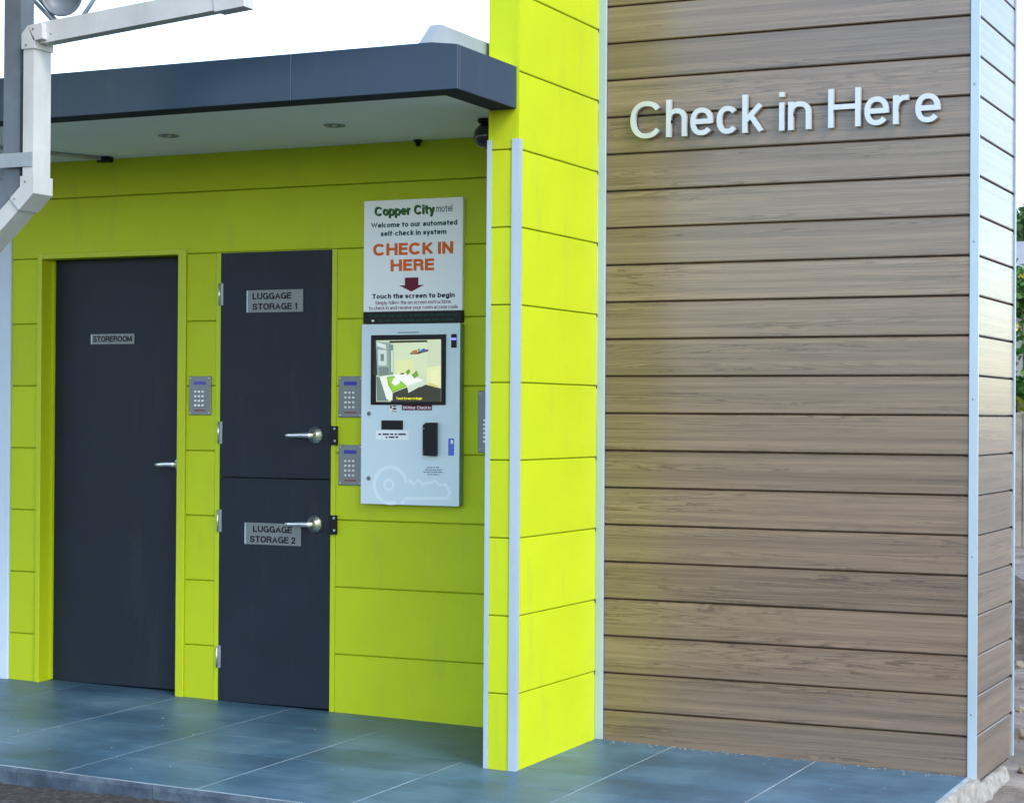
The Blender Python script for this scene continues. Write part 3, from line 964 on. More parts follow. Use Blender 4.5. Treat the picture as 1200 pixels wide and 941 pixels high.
# a taller steel intercom plate, half hidden by the fin
k = thing('intercom_plate', 'tall dark steel intercom plate half hidden by the lime green fin', 'intercom', (-3.62, 0, 1.146))
child('faceplate', box_bm(-3.702, -3.54, -0.012, -0.0004, 1.146, 1.408, 0.002), 'plate', k)
for r_ in range(6):
    for c in range(3):
        child('speaker_slot', box_bm(-3.675 + c * 0.03, -3.664 + c * 0.03, -0.0140, -0.0122, 1.19 + r_ * 0.018, 1.197 + r_ * 0.018), 'keycap', k)
for sx in (-3.692, -3.55):
    for zz in (1.158, 1.396):
        o = obj('screw', lathe_bm([(0.004, 0), (0.004, -0.001), (0, -0.002)], 10), 'keycap', k)
        o.location = Vector((sx, -0.0122, zz)) - Vector(k.location)
child('display', box_bm(-3.66, -3.58, -0.0135, -0.0122, 1.34, 1.37), 'black', k)

# ------------------------------------------------------------------ printed sign above the machine
SX0, SX1, SZ0, SZ1 = -4.258, -3.774, 1.752, 2.236
sg = thing('notice_board', 'white check in notice board above the pale blue machine', 'sign', ((SX0 + SX1) / 2, 0, SZ0))
child('panel', box_bm(SX0, SX1, -0.022, -0.0006, SZ0, SZ1, 0.0015), 'board', sg)
YS = -0.0222
def fx(u): return SX0 + (SX1 - SX0) * u           # u, v measured on the panel as seen in the photograph
def fzv(v): return SZ1 - (SZ1 - SZ0) * v
def st(body, u0, u1, v, capv, mat, w):
    print_text(sg, body, fx(u0), fx(u1), fzv(v), capv * (SZ1 - SZ0), YS, mat, w=w)
# a darker cast edge behind the title
print_text(sg, 'Copper City', fx(0.118), fx(0.722), fzv(0.141), 0.082 * (SZ1 - SZ0), YS, 'ink_navy', 0.0004, w=0.19)
print_text(sg, 'Copper City', fx(0.110), fx(0.714), fzv(0.136), 0.082 * (SZ1 - SZ0), YS - 0.0006, 'ink_green', 0.0006, w=0.19)
st('motel', 0.735, 0.895, 0.125, 0.062, 'ink_grey', 0.13)
st('Welcome to our automated', 0.075, 0.945, 0.245, 0.046, 'ink_teal', 0.215)
st('self-check in system', 0.175, 0.838, 0.322, 0.046, 'ink_teal', 0.215)
st('CHECK IN', 0.098, 0.905, 0.497, 0.108, 'ink_orange', 0.225)
st('HERE', 0.278, 0.718, 0.640, 0.104, 'ink_orange', 0.225)
ar = [(0.425, 0.700), (0.560, 0.700), (0.560, 0.768), (0.620, 0.768), (0.490, 0.826), (0.367, 0.768), (0.425, 0.768)]
child('arrow', prism_bm([(fx(u), fzv(v)) for u, v in ar][::-1], YS - 0.0008, YS - 0.0002), 'ink_maroon', sg)
st('Touch the screen to begin', 0.092, 0.925, 0.884, 0.044, 'ink_navy', 0.215)
st('Simply follow the on-screen instructions', 0.125, 0.885, 0.936, 0.032, 'ink_maroon', 0.13)
st('to check in and receive your room access code', 0.058, 0.955, 0.982, 0.032, 'ink_maroon', 0.13)
# black band under the board with two lines of faint print
bd = child('black_band', box_bm(SX0 + 0.001, SX1 - 0.001, -0.024, -0.0006, 1.700, 1.7512, 0.001), 'black', sg)
random.seed(3)
for zc, a, b in ((1.734, 0.05, 0.95), (1.713, 0.10, 0.93)):
    bm = bmesh.new()
    u = a if zc > 1.72 else 0.15
    while u < b:
        w = random.uniform(0.03, 0.085)
        bm_box(bm, fx(u), fx(min(u + w, b)), -0.0246, -0.0242, zc - 0.004, zc + 0.004)
        u += w + 0.018
    child('faint_print', bm, 'ink_darkgreen', sg)
child('white_mark', box_bm(fx(0.09), fx(0.115), -0.0246, -0.0242, 1.709, 1.717), 'ink_white', sg)

# ------------------------------------------------------------------ check in machine
KX0, KX1, KZ0, KZ1 = -4.252, -3.772, 0.916, 1.697
KY = -0.046
kk = thing('check_in_machine', 'pale blue wall mounted check in machine with touch screen', 'kiosk', ((KX0 + KX1) / 2, 0, KZ0))
child('case', box_bm(KX0 + 0.006, KX1 - 0.001, -0.040, -0.0006, KZ0 + 0.004, KZ1 - 0.004, 0.003), 'kioskside', kk)
child('front_panel', box_bm(KX0, KX1, KY, -0.0402, KZ0, KZ1, 0.0028, 2), 'kiosk', kk)
def kp(px, py):
    p = on_y(px, py, KY)
    return (p.x, p.z)
def kbox(name, px0, py0, px1, py1, d0, d1, mat, parent=kk, bev=0.0):
    a, b = kp(px0, (py0 + py1) / 2), kp(px1, (py0 + py1) / 2)
    z1 = kp((px0 + px1) / 2, py0)[1]
    z0 = kp((px0 + px1) / 2, py1)[1]
    return child(name, box_bm(a[0], b[0], KY - d1, KY - d0, z0, z1, bev), mat, parent)
bz = kbox('screen_bezel', 435.3, 392.5, 522.6, 474.5, 0.0002, 0.008, 'black', bev=0.002)
pic_mats = {}
def pm(c, s=0.9):
    key = 'p%02d%02d%02d' % tuple(int(v * 99) for v in c)
    if key not in pic_mats:
        lin = tuple((v / 12.92 if v < 0.04 else ((v + 0.055) / 1.055) ** 2.4) for v in c)
        pic_mats[key] = mat_emit('screen_' + key, lin, s * 0.24)
    return pic_mats[key]
# the picture on the screen: a bedroom, drawn in zoomed pixel units (u right, v down)
def sp(u, v):
    return kp(420 + u / 7.843, 380 + v / 7.843)
PIC = [
    ((0.80, 0.86, 0.72), [(170, 150), (768, 140), (768, 712), (172, 712)]),
    ((0.83, 0.89, 0.74), [(335, 175), (640, 150), (640, 470), (335, 470)]),
    ((0.88, 0.91, 0.66), [(360, 340), (500, 320), (520, 470), (350, 470)]),
    ((0.90, 0.93, 0.70), [(640, 400), (766, 380), (766, 590), (630, 560)]),
    ((0.94, 0.94, 0.74), [(680, 430), (750, 420), (755, 560), (670, 540)]),
    ((0.55, 0.66, 0.64), [(172, 160), (300, 170), (300, 470), (176, 470)]),
    ((0.86, 0.92, 0.90), [(178, 165), (262, 190), (262, 230), (178, 200)]),
    ((0.80, 0.87, 0.86), [(190, 235), (268, 240), (268, 380), (192, 380)]),
    ((0.42, 0.52, 0.52), [(212, 275), (245, 275), (243, 340), (214, 340)]),
    ((0.44, 0.52, 0.50), [(196, 395), (290, 395), (290, 465), (200, 480)]),
    ((0.46, 0.58, 0.54), [(290, 185), (330, 190), (330, 470), (296, 470)]),
    ((0.86, 0.92, 0.84), [(310, 245), (326, 240), (326, 440), (312, 440)]),
    ((0.40, 0.50, 0.48), [(174, 480), (205, 485), (285, 706), (180, 706)]),
    ((0.13, 0.15, 0.12), [(310, 630), (460, 570), (768, 590), (768, 712), (310, 712)]),
    ((0.09, 0.11, 0.09), [(470, 630), (630, 555), (768, 590), (768, 640), (480, 700)]),
    ((0.93, 0.96, 0.93), [(205, 485), (290, 470), (445, 452), (600, 510), (628, 545), (470, 632), (460, 578), (325, 632), (322, 700), (270, 690)]),
    ((0.97, 0.98, 0.96), [(330, 480), (445, 456), (590, 505), (465, 565), (400, 520)]),
    ((0.82, 0.88, 0.80), [(465, 565), (622, 515), (628, 545), (470, 632)]),
    ((0.50, 0.74, 0.13), [(270, 485), (330, 475), (400, 520), (460, 572), (325, 630), (285, 560)]),
    ((0.58, 0.82, 0.20), [(285, 500), (320, 490), (440, 570), (330, 612)]),
    ((0.97, 0.98, 0.96), [(318, 540), (335, 495), (365, 490), (400, 530), (365, 560), (340, 560)]),
    ((0.38, 0.60, 0.14), [(445, 440), (478, 410), (488, 440), (462, 470)]),
    ((0.42, 0.64, 0.16), [(500, 470), (545, 425), (565, 470), (528, 500)]),
    ((0.85, 0.80, 0.45), [(640, 548), (670, 538), (748, 570), (720, 582)]),
    ((0.16, 0.13, 0.10), [(395, 452), (430, 447), (432, 460), (398, 462)]),
    ((0.12, 0.10, 0.10), [(486, 265), (560, 255), (655, 230), (650, 250), (560, 275), (490, 278)]),
    ((0.70, 0.38, 0.22), [(500, 250), (545, 235), (560, 265), (505, 275)]),
    ((0.25, 0.55, 0.25), [(558, 235), (568, 218), (580, 250), (566, 262)]),
    ((0.12, 0.32, 0.72), [(580, 240), (612, 222), (640, 238), (600, 262)]),
    ((0.03, 0.03, 0.03), [(298, 155), (645, 147), (645, 166), (298, 173)]),
    ((0.10, 0.10, 0.09), [(150, 150), (172, 150), (185, 470), (150, 470)]),
]
bm = bmesh.new()
mats = []
for i, (c, pts) in enumerate(PIC):
    m = pm(c)
    if m not in mats:
        mats.append(m)
    y = KY - 0.0083 - 0.00012 * i
    f = bm.faces.new([bm.verts.new((sp(u, v)[0], y, sp(u, v)[1])) for u, v in pts])
    f.material_index = mats.index(m)
    f.normal_update()
    if f.normal.y > 0:
        f.normal_flip()
bmesh.ops.triangulate(bm, faces=bm.faces[:])
scr = child('screen_picture', bm, mats, bz)
yt = KY - 0.0083 - 0.00012 * (len(PIC) + 2)
a, b = sp(360, 690), sp(596, 690)
print_text(bz, 'Touch Screen to Begin', a[0], b[0], sp(480, 692)[1], 0.010, yt, mat_emit('caption_yellow', (0.75, 0.72, 0.02), 0.35), 0.0004, w=0.18)
# card and status fittings
sc_ = kbox('card_scanner', 529.0, 391.5, 535.2, 407.6, 0.0002, 0.004, 'black', bev=0.001)
kbox('blue_light', 529.6, 396.0, 535.0, 398.6, 0.0042, 0.0052, 'led', sc_)
kbox('top_mark', 466, 389.2, 491, 390.2, 0.0001, 0.0006, 'ink_grey')
hb = kbox('maroon_label', 471.0, 473.6, 506.2, 480.8, 0.0002, 0.0012, 'ink_maroon')
a, b = kp(472.3, 478), kp(504.8, 478)
print_text(hb, '24 Hour Check In', a[0], b[0], kp(488, 479.3)[1], 0.0125, KY - 0.0014, 'ink_white', 0.0004, w=0.19)
lg = kbox('logo_sticker', 456.5, 474.8, 465.2, 483.5, 0.0002, 0.0008, 'ink_white')
kbox('logo_mark', 457.2, 475.4, 459.2, 478.6, 0.0009, 0.0014, 'ink_maroon', lg)
kbox('logo_mark', 460.4, 475.4, 464.6, 476.6, 0.0009, 0.0014, 'ink_maroon', lg)
kbox('logo_mark', 460.4, 478.0, 464.6, 480.2, 0.0009, 0.0014, 'ink_maroon', lg)
kbox('logo_mark', 459.0, 481.6, 464.8, 482.6, 0.0009, 0.0014, 'ink_grey', lg)
kbox('receipt_slot', 447.2, 492.6, 472.4, 503.4, 0.0002, 0.005, 'black', bev=0.0015)
st_ = kbox('white_label', 440.5, 504.6, 479.2, 515.4, 0.0002, 0.001, 'ink_white')
for (x0, x1, yy) in ((443.6, 446.6, 508.9), (448.6, 456.0, 508.9), (457.6, 461.0, 508.9), (462.6, 465.4, 508.9), (467.0, 475.8, 508.9), (452.0, 454.2, 512.4), (455.8, 462.2, 512.4), (463.6, 466.8, 512.4)):
    kbox('print', x0, yy - 0.9, x1, yy + 0.9, 0.0011, 0.0015, 'ink_navy', st_)
# card reader: upright black housing with a cut upper corner
a = [kp(498.8, 498.2), kp(502.8, 495.2), kp(513.2, 495.2), kp(513.2, 534.2), kp(498.8, 533.6)]
rd = child('card_reader', prism_bm(a[::-1], KY - 0.030, KY - 0.0002, 0.0015), 'black', kk)
p = kp(500.6, 502.2)
child('indicator', box_bm(p[0] - 0.002, p[0] + 0.002, KY - 0.0312, KY - 0.0302, p[1] - 0.002, p[1] + 0.002), 'petal', rd)
kbox('slot_mark', 500.0, 528, 500.8, 532, 0.0302, 0.0312, 'ink_grey', rd)
kbox('blue_badge', 525.4, 513.8, 532.0, 533.8, 0.0002, 0.0022, 'blue', bev=0.0008)
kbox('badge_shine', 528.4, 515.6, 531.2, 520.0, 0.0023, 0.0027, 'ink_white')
for yy, x0, x1 in ((547.8, 500.2, 515.6), (550.6, 498.2, 518.0), (553.2, 496.4, 519.2), (556.0, 501.2, 514.8)):
    u = x0
    while u < x1:
        w = random.uniform(2.0, 4.4)
        kbox('print', u, yy - 0.55, min(u + w, x1), yy + 0.55, 0.0001, 0.0005, 'ink_grey')
        u += w + 0.8
for px, py in ((432.4, 484.6), (432.2, 560.2)):
    q = kp(px, py)
    o = obj('lock', lathe_bm([(0.0088, 0), (0.0088, -0.004), (0.0075, -0.006), (0.0, -0.0062)], 18), 'plate', kk)
    o.location = Vector((q[0], KY, q[1])) - Vector(kk.location)
    obj('key_slot', box_bm(-0.0012, 0.0012, -0.0070, -0.0063, -0.005, 0.005), 'black', o, rot=(0, 0.5, 0))
# pale key drawn on the panel: ring head, hole and a toothed blade
def ring_pts(c, r0, r1, a0, a1, n):
    out = []
    for i in range(n + 1):
        t = a0 + (a1 - a0) * i / n
        out.append(((c[0] + r0 * math.cos(t), c[1] + r0 * math.sin(t)), (c[0] + r1 * math.cos(t), c[1] + r1 * math.sin(t))))
    return out
def strip(name, pairs, y):
    bm = bmesh.new()
    prev = None
    for p, q in pairs:
        cur = (bm.verts.new((p[0], y, p[1])), bm.verts.new((q[0], y, q[1])))
        if prev:
            bm.faces.new((prev[0], prev[1], cur[1], cur[0]))
        prev = cur
    for f in bm.faces:
        f.normal_update()
        if f.normal.y > 0:
            f.normal_flip()
    return bm
c = kp(457.5, 568.5)
s = 0.0042                                  # metres per photograph pixel on the panel
key = child('key_print', strip('key_print', ring_pts(c, 22.0 * s * 0.93, 18.2 * s * 0.93, -0.15 * math.pi - 2 * math.pi + 0.62, -0.38 * math.pi, 48)[:], KY - 0.0004), 'keyart', kk)
c2 = kp(455.6, 568.0)
child('key_print_hole', strip('h', ring_pts(c2, 6.6 * s, 3.6 * s, 0, math.tau, 28), KY - 0.0004), 'keyart', key)
blade = [(479, 563), (486, 567.5), (489.5, 561.5), (495, 567.5), (511, 563.5), (514.5, 569), (521.5, 567.5), (527.5, 576), (523.5, 584), (512, 584), (476, 584), (470, 590)]
pr = []
for i, (u, v) in enumerate(blade):
    p0 = Vector(blade[max(i - 1, 0)])
    p1 = Vector(blade[min(i + 1, len(blade) - 1)])
    t = (p1 - p0).normalized()
    nn = Vector((-t.y, t.x)) * 1.9
    pr.append((kp(u + nn.x, v + nn.y), kp(u - nn.x, v - nn.y)))
child('key_print_blade', strip('b', pr, KY - 0.0004), 'keyart', key)

# ================================================================== lime fin
FX0, FX1, FY = -3.282, -3.155, -0.79
FTOP = 3.55
fin = thing('fin_wall', 'tall lime green fin wall with silver edge trims right of the recess', 'wall', (-3.22, -0.4, fz(-3.22)))
child('core', box_bm(FX0 + 0.012, FX1 - 0.012, FY + 0.012, 0.011, -0.08, FTOP), 'joint', fin)
FJ = [0.2507 + 0.2947 * k for k in range(12)]
zs = [fz(FX1) - 0.014] + FJ
for k in range(len(zs) - 1):
    z0, z1 = zs[k] + (G / 2 if k else 0), zs[k + 1] - G / 2
    if z1 > FTOP:
        z1 = FTOP
    lift = 2.352
    board(fin, 0.790 - 0.002 - 0.012, z1 - z0, 'lime', (FX1, FY + 0.002, z0), math.pi / 2, t=0.0115)
    board(fin, FX1 - FX0 - 0.0165, z1 - z0, 'lime', (FX0 + 0.001, FY, z0), 0, t=0.0115)
    board(fin, 0.775, z1 - z0, 'lime', (FX0, -0.016, z0), -math.pi / 2, t=0.0115)
child('corner_post', box_bm(FX1 - 0.0150, FX1 - 0.0005, FY + 0.0005, FY + 0.0018, -0.05, FTOP), 'lime', fin)
# aluminium angles on both front edges and a cover angle in the inner corner
def angle(name, x0, x1, y0, y1, z0, z1, side, root):
    bm = bmesh.new()
    t = 0.0035
    bm_box(bm, x0, x1, y0, y0 + t, z0, z1)
    if side > 0:
        bm_box(bm, x1 - t, x1, y0 + t, y1, z0, z1)
    elif side < 0:
        bm_box(bm, x0, x0 + t, y0 + t, y1, z0, z1)
    return child(name, bm, 'alu', root)
angle('edge_trim', FX0 - 0.004, FX0 + 0.015, FY - 0.005, FY + 0.03, fz(FX0) - 0.0085, 2.352, -1, fin)
angle('edge_trim', FX1 - 0.027, FX1 + 0.005, FY - 0.005, FY + 0.022, fz(FX1) - 0.0085, 2.352, 1, fin)
child('inner_corner_trim', box_bm(FX1 + 0.0008, FX1 + 0.034, -0.014, -0.0005, fz(FX1) + 0.001, FTOP, 0.001), 'alu', fin)
bm = bmesh.new()
for z in FJ:
    if z < FTOP:
        bm_box(bm, FX1 + 0.0006, FX1 + 0.0016, -0.020, -0.0145, z - 0.012, z + 0.003)
child('end_notch', bm, 'black', fin)

# ================================================================== timber-look wall
TX0, TX1 = -3.120, -1.621
TTOP = 3.45
tw = thing('timber_wall', 'brown timber look wall of narrow horizontal boards with silver corner trim', 'wall', (-2.37, 0.35, fz(-2.37)))
child('core', box_bm(TX0 - 0.03, -1.607, 0.014, 0.720, -0.10, TTOP), 'groove', tw)
TJ = [0.094 + 0.1528 * k for k in range(23)]
zs = [-0.085] + TJ
GT = 0.005
for k in range(len(zs) - 1):
    z0, z1 = zs[k] + (GT / 2 if k else 0), zs[k + 1] - GT / 2
    board(tw, TX1 - TX0 - 0.002, z1 - z0, 'timber', (TX0, random.uniform(-5, 5) * 1e-4, z0), 0, t=0.0135, ch=0.0042)
    board(tw, 0.690, z1 - z0, 'timber', (-1.594, 0.014, z0), math.pi / 2, t=0.0125, ch=0.0035)
child('top_capping', box_bm(TX0 - 0.035, -1.580, -0.012, 0.740, TTOP + 0.008, TTOP + 0.035, 0.002), 'alu', tw)
angle('corner_trim', TX1 + 0.0005, -1.588, -0.006, 0.012, -0.064, TTOP, 1, tw)
child('corner_filler', box_bm(TX1 + 0.001, -1.5920, -0.0024, 0.0135, -0.064, TTOP), 'alu', tw)
child('end_trim', box_bm(-1.606, -1.587, 0.716, 0.732, -0.085, TTOP, 0.001), 'alu', tw)
bm = bmesh.new()
for z in TJ:
    bm_box(bm, -1.606, -1.5935, 0.7045, 0.7158, z - 0.011, z + 0.004)
child('end_notch', bm, 'black', tw)

ms_trim = mesh_of(lathe_bm([(0.0042, 0.0), (0.0042, -0.0012), (0.002, -0.002), (0, -0.0022)], 10), 'screw')
ms_trim.materials.append(M['zinc'])
for zz in (0.18, 0.78, 1.38, 1.98, 2.58, 3.18):
    o = obj('screw', ms_trim, 'zinc', tw)
    o.location = Vector((-1.605, -0.0062, zz)) - Vector(tw.location)
rg = random.Random(17)
bm = bmesh.new()
for i in range(150):
    if i < 90:
        x = rg.uniform(-3.1, -1.65)
        y = -0.008 - abs(rg.gauss(0, 0.03))
    else:
        x = rg.uniform(-6.1, -1.7)
        y = rg.uniform(-1.55, -0.1)
    if FX0 - 0.02 < x < FX1 + 0.02 and y > FY - 0.03:
        continue
    rr = rg.uniform(0.0012, 0.0042)
    z = fz(x) + 0.012 * y
    bmesh.ops.create_icosphere(bm, subdivisions=1, radius=rr, matrix=Matrix.Translation((x, y, z + rr * 0.3)) @ Matrix.Diagonal((1.3, rg.uniform(0.6, 1), 0.5, 1)))
o = obj('grit', bm, 'mortar')
o['label'] = 'pale grit specks scattered on the tiled floor'
o['category'] = 'grit'
o['kind'] = 'stuff'

# ------------------------------------------------------------------ raised letters
sgn = thing('raised_letters', 'silver raised letters reading Check in Here on the timber wall', 'sign', (-2.37, 0, 2.4395))
for ch, bm in glyph_bms('Check in Here', -3.006, -1.732, 2.4395, 0.152, -0.011, 0.018, w=0.132, track=0.105, space=0.29):
    xs_ = [v.co.x for v in bm.verts]
    zs_ = [v.co.z for v in bm.verts]
    lt = child('letter', bm, 'letter', sgn)
    cx = {'C': min(xs_), 'e': min(xs_), 'c': min(xs_)}.get(ch, min(xs_)) + 0.010
    cz = 2.4395 + (0.075 if ch == 'C' else 0.055)
    obj('pin', tube_bm(bmesh.new(), [(cx, -0.012, cz), (cx, 0.002, cz)], [0.003, 0.003], 8), 'zinc', lt)

# ================================================================== canopy
CX1, CYF, CB, CT = -3.165, -1.29, 2.466, 2.625
can = thing('canopy', 'flat canopy with deep slate blue fascia and pale soffit over the doors', 'canopy', (-5.5, -0.6, CB))
CX0 = -8.0
# front fascia: two folded sheets meeting at a seam
seam = on_y(341, 118, CYF).x
tk = -3.272
child('fascia_sheet', prism_bm([(CX0, CB), (seam - 0.0008, CB), (seam - 0.0008, CT + 0.014), (CX0, CT + 0.014)], CYF, CYF + 0.02, 0.0015), 'fascia', can)
child('fascia_sheet', prism_bm([(seam + 0.0008, CB), (CX1, CB), (CX1, CT), (tk, CT + 0.014), (seam + 0.0008, CT + 0.014)], CYF, CYF + 0.02, 0.0015), 'fascia', can)
child('fascia_end', box_bm(CX1 - 0.02, CX1, CYF + 0.0205, FY - 0.001, CB, CT, 0.0015), 'fascia', can)
bm = bmesh.new()                            # folded underside lip
bm_box(bm, CX0, CX1 - 0.003, CYF + 0.003, CYF + 0.115, CB - 0.001, CB + 0.006)
bm_box(bm, CX1 - 0.105, CX1 - 0.003, CYF + 0.1155, FY - 0.002, CB - 0.001, CB + 0.006)
child('fascia_lip', bm, 'lip', can)
bm = bmesh.new()
bm_box(bm, CX0, CX1 - 0.107, CYF + 0.117, FY - 0.002, SOF, SOF + 0.03)
bm_box(bm, CX0, FX0 - 0.001, FY - 0.002, -0.0045, SOF, SOF + 0.03)
child('soffit', bm, 'soffit', can)
bm = bmesh.new()
bm_box(bm, CX0, CX1 - 0.022, CYF + 0.022, FY - 0.003, CT - 0.03, CT - 0.005)
bm_box(bm, CX0, FX0 - 0.002, FY - 0.003, 0.4, CT - 0.03, CT - 0.005)
child('roof_sheet', bm, 'soffit', can)
child('back_beam', box_bm(CX0, FX0 - 0.002, 0.205, 0.4, SOF, CT - 0.031), 'soffit', can)
# pale upstand flashing on the roof, its nose cut on the slant
bm = bmesh.new()
o0 = [(-1.275, CT - 0.004), (-1.157, 2.729), (-0.40, 2.729), (-0.40, CT - 0.004)]
a = [bm.verts.new((-3.300, y, z)) for y, z in o0]
b = [bm.verts.new((-3.345, y, z)) for y, z in o0]
bm.faces.new(a)
bm.faces.new(b[::-1])
for i in range(4):
    bm.faces.new((a[i], b[i], b[(i + 1) % 4], a[(i + 1) % 4]))
bmesh.ops.recalc_face_normals(bm, faces=bm.faces[:])
child('upstand_flashing', bm, 'flashing', can)
sc2 = on_y(517, 38, -1.14)

# soffit fittings
for nm, px, py in (('soffit downlight nearer the white downpipe', 198, 159), ('soffit downlight nearer the lime green fin', 392, 147)):
    p = on_z(px, py, SOF)
    d = thing('downlight', 'round recessed ' + nm, 'downlight', (p.x, p.y, SOF), 'downlights in the soffit')
    obj('trim_ring', lathe_bm([(0.030, 0.0), (0.046, -0.0005), (0.046, -0.004), (0.040, -0.006), (0.032, -0.003), (0.030, 0.0)], 28, 'z'), 'zinc', d)
    obj('lens', lathe_bm([(0.030, -0.0005), (0.029, -0.001), (0.0, -0.0015)], 24, 'z'), 'black', d)
    obj('bulb', lathe_bm([(0.012, -0.0016), (0.010, -0.004), (0, -0.005)], 16, 'z'), 'keycap', d)
p = on_y(570, 160, -0.45)
dm = thing('dome_camera', 'dark dome security camera under the soffit beside the fin', 'camera', (p.x, -0.45, SOF))
obj('base', lathe_bm([(0.036, -0.0004), (0.036, -0.012), (0.030, -0.018), (0.0, -0.0185)], 28, 'z'), 'black', dm)
dz = p.z - SOF
obj('dome', lathe_bm([(max(0.0005, 0.052 * math.cos(t)), dz + 0.052 * math.sin(t)) for t in [1.3 - 0.2 * k for k in range(15)]], 28, 'z'), 'glass', dm)
p = on_y(491, 168, -0.02)
sn = thing('motion_sensor', 'tiny dark sensor where soffit meets lime green wall', 'sensor', (p.x, -0.03, SOF))
obj('mount', box_bm(-0.016, 0.016, -0.014, 0.014, -0.010, -0.0005, 0.002), 'black', sn)
obj('eye', lathe_bm([(0.012, -0.0105), (0.011, -0.022), (0.007, -0.029), (0, -0.031)], 14, 'z'), 'black', sn)
p0, p1 = on_z(62, 171, SOF), on_z(122, 186, SOF - 0.008)
bt = thing('soffit_track', 'thin white track with a dark end block under the soffit', 'track', (p1.x, p1.y, SOF))
bm = tube_bm(bmesh.new(), [(p0.x - 0.3, p0.y - 0.25, SOF - 0.010), (p1.x, p1.y, SOF - 0.010)], [0.009, 0.009], 8)
child('rail', bm, 'white', bt)
child('end_block', box_bm(p1.x - 0.03, p1.x + 0.035, p1.y - 0.02, p1.y + 0.025, SOF - 0.026, SOF - 0.0005, 0.002), 'black', bt)

# ================================================================== carport column and downpipe at the left
CYC = -1.80
xL, xR = on_y(5, 100, CYC - 0.0375).x, on_y(23, 100, CYC - 0.0375).x
cx = (xL + xR) / 2
kz = on_y(14, 215, CYC).z
SUPX = cx - 0.95
column = thing('carport_column', 'grey steel carport column with angled knee at the left edge', 'column', (SUPX, CYC, -0.085))
pts = [(SUPX, CYC, -0.085), (SUPX, CYC, kz - 0.95 * 1.0), (cx, CYC, kz), (cx, CYC, 3.35)]
child('steel_section', rect_sweep_bm(pts, 0.075, 0.075), 'colsteel', column)
child('base_plate', box_bm(SUPX - 0.1, SUPX + 0.1, CYC - 0.1, CYC + 0.1, -0.088, -0.072), 'colsteel', column)
# carport roof above the frame, carried by the column
cr = thing('carport_roof', 'grey carport roof above the column and white pipe', 'roof', (cx, CYC - 1.5, 3.35))
child('roof_sheet', box_bm(-9.0, cx + 0.35, -5.2, CYC + 0.15, 3.45, 3.50), 'colsteel', cr)
child('edge_beam', box_bm(-9.0, cx + 0.33, CYC - 0.05, CYC + 0.05, 3.352, 3.449), 'colsteel', cr)
child('side_beam', box_bm(cx + 0.23, cx + 0.33, -5.15, CYC - 0.051, 3.352, 3.449), 'colsteel', cr)

PY = CYC - 0.012
pa = on_y(27, 120, PY - 0.05).x
pb = on_y(37.5, 120, PY - 0.05).x
pw = max(0.046, pb - pa)
pcx = pa + pw / 2
top = on_y(45, 36, PY)
el = on_y(42, 226, PY)
dp = thing('downpipe', 'white rectangular plastic downpipe with elbows beside the grey column', 'pipe', (pcx, PY, el.z))
wyp = 0.098
zt, zb = top.z, el.z
# upright, lower diagonal, upper run
child('upright', rect_sweep_bm([(pcx, PY, zb + 0.02), (pcx, PY, zt - 0.03)], pw, wyp), 'white', dp)
zs_lo = zb - 0.85
child('lower_run', rect_sweep_bm([(pcx - 0.022, PY, zb - 0.012), (pcx - 0.86, PY, zb - 0.012 - 0.74), (pcx - 0.86, PY, -0.03)], pw * 1.25, wyp), 'white', dp)
child('lower_elbow', rect_sweep_bm([(pcx, PY, zb + 0.055), (pcx, PY, zb + 0.005), (pcx - 0.055, PY, zb - 0.045)], pw + 0.014, wyp + 0.012), 'white', dp)
rise = (on_y(272, -2, PY).z - on_y(80, 35, PY).z) / (on_y(272, -2, PY).x - on_y(80, 35, PY).x)
x_end = on_y(262, 5, PY).x
z_run = on_y(80, 35.5, PY).z - rise * (on_y(80, 35, PY).x - pcx)
child('upper_run', rect_sweep_bm([(pcx + 0.03, PY, z_run + rise * 0.03), (x_end, PY, z_run + rise * (x_end - pcx))], 0.076, 0.056), 'white', dp)
child('upper_elbow', rect_sweep_bm([(pcx, PY, zt - 0.075), (pcx, PY, z_run - 0.012), (pcx + 0.012, PY, z_run), (pcx + 0.062, PY, z_run + rise * 0.062)], pw + 0.012, wyp + 0.010), 'white', dp)
child('coupling', rect_sweep_bm([(x_end - 0.02, PY, z_run + rise * (x_end - pcx - 0.02)), (x_end + 0.10, PY, z_run + rise * (x_end + 0.10 - pcx))], 0.088, 0.066), 'white', dp)
child('riser', rect_sweep_bm([(x_end + 0.06, PY, z_run + rise * 0.6 + 0.03), (x_end + 0.06, PY, 2.95)], 0.06, 0.054), 'white', dp)
child('rain_head', rect_sweep_bm([(x_end + 0.06, PY, 2.951), (x_end + 0.06, PY, 3.10)], 0.22, 0.16), 'white', dp)
for dx, zz in ((0, zb + 0.035), (-0.048, zb - 0.025), (0, zt - 0.06), (0.03, z_run + 0.015), (0.11, z_run - 0.01)):
    o = obj('rivet', lathe_bm([(0.0042, 0), (0.004, -0.002), (0, -0.003)], 10), 'zinc', dp)
    o.location = Vector((pcx + dx - 0.006, PY - wyp / 2 - 0.0062, zz)) - Vector(dp.location)
bx0, bz0 = on_y(4, 190, CYC - 0.04), on_y(36, 190, CYC - 0.04)
child('strap', box_bm(xL - 0.002, pcx + pw * 0.5, PY - wyp / 2 - 0.004, PY - wyp / 2 - 0.001, bx0.z - 0.026, bx0.z + 0.026, 0.0008), 'zinc', dp)
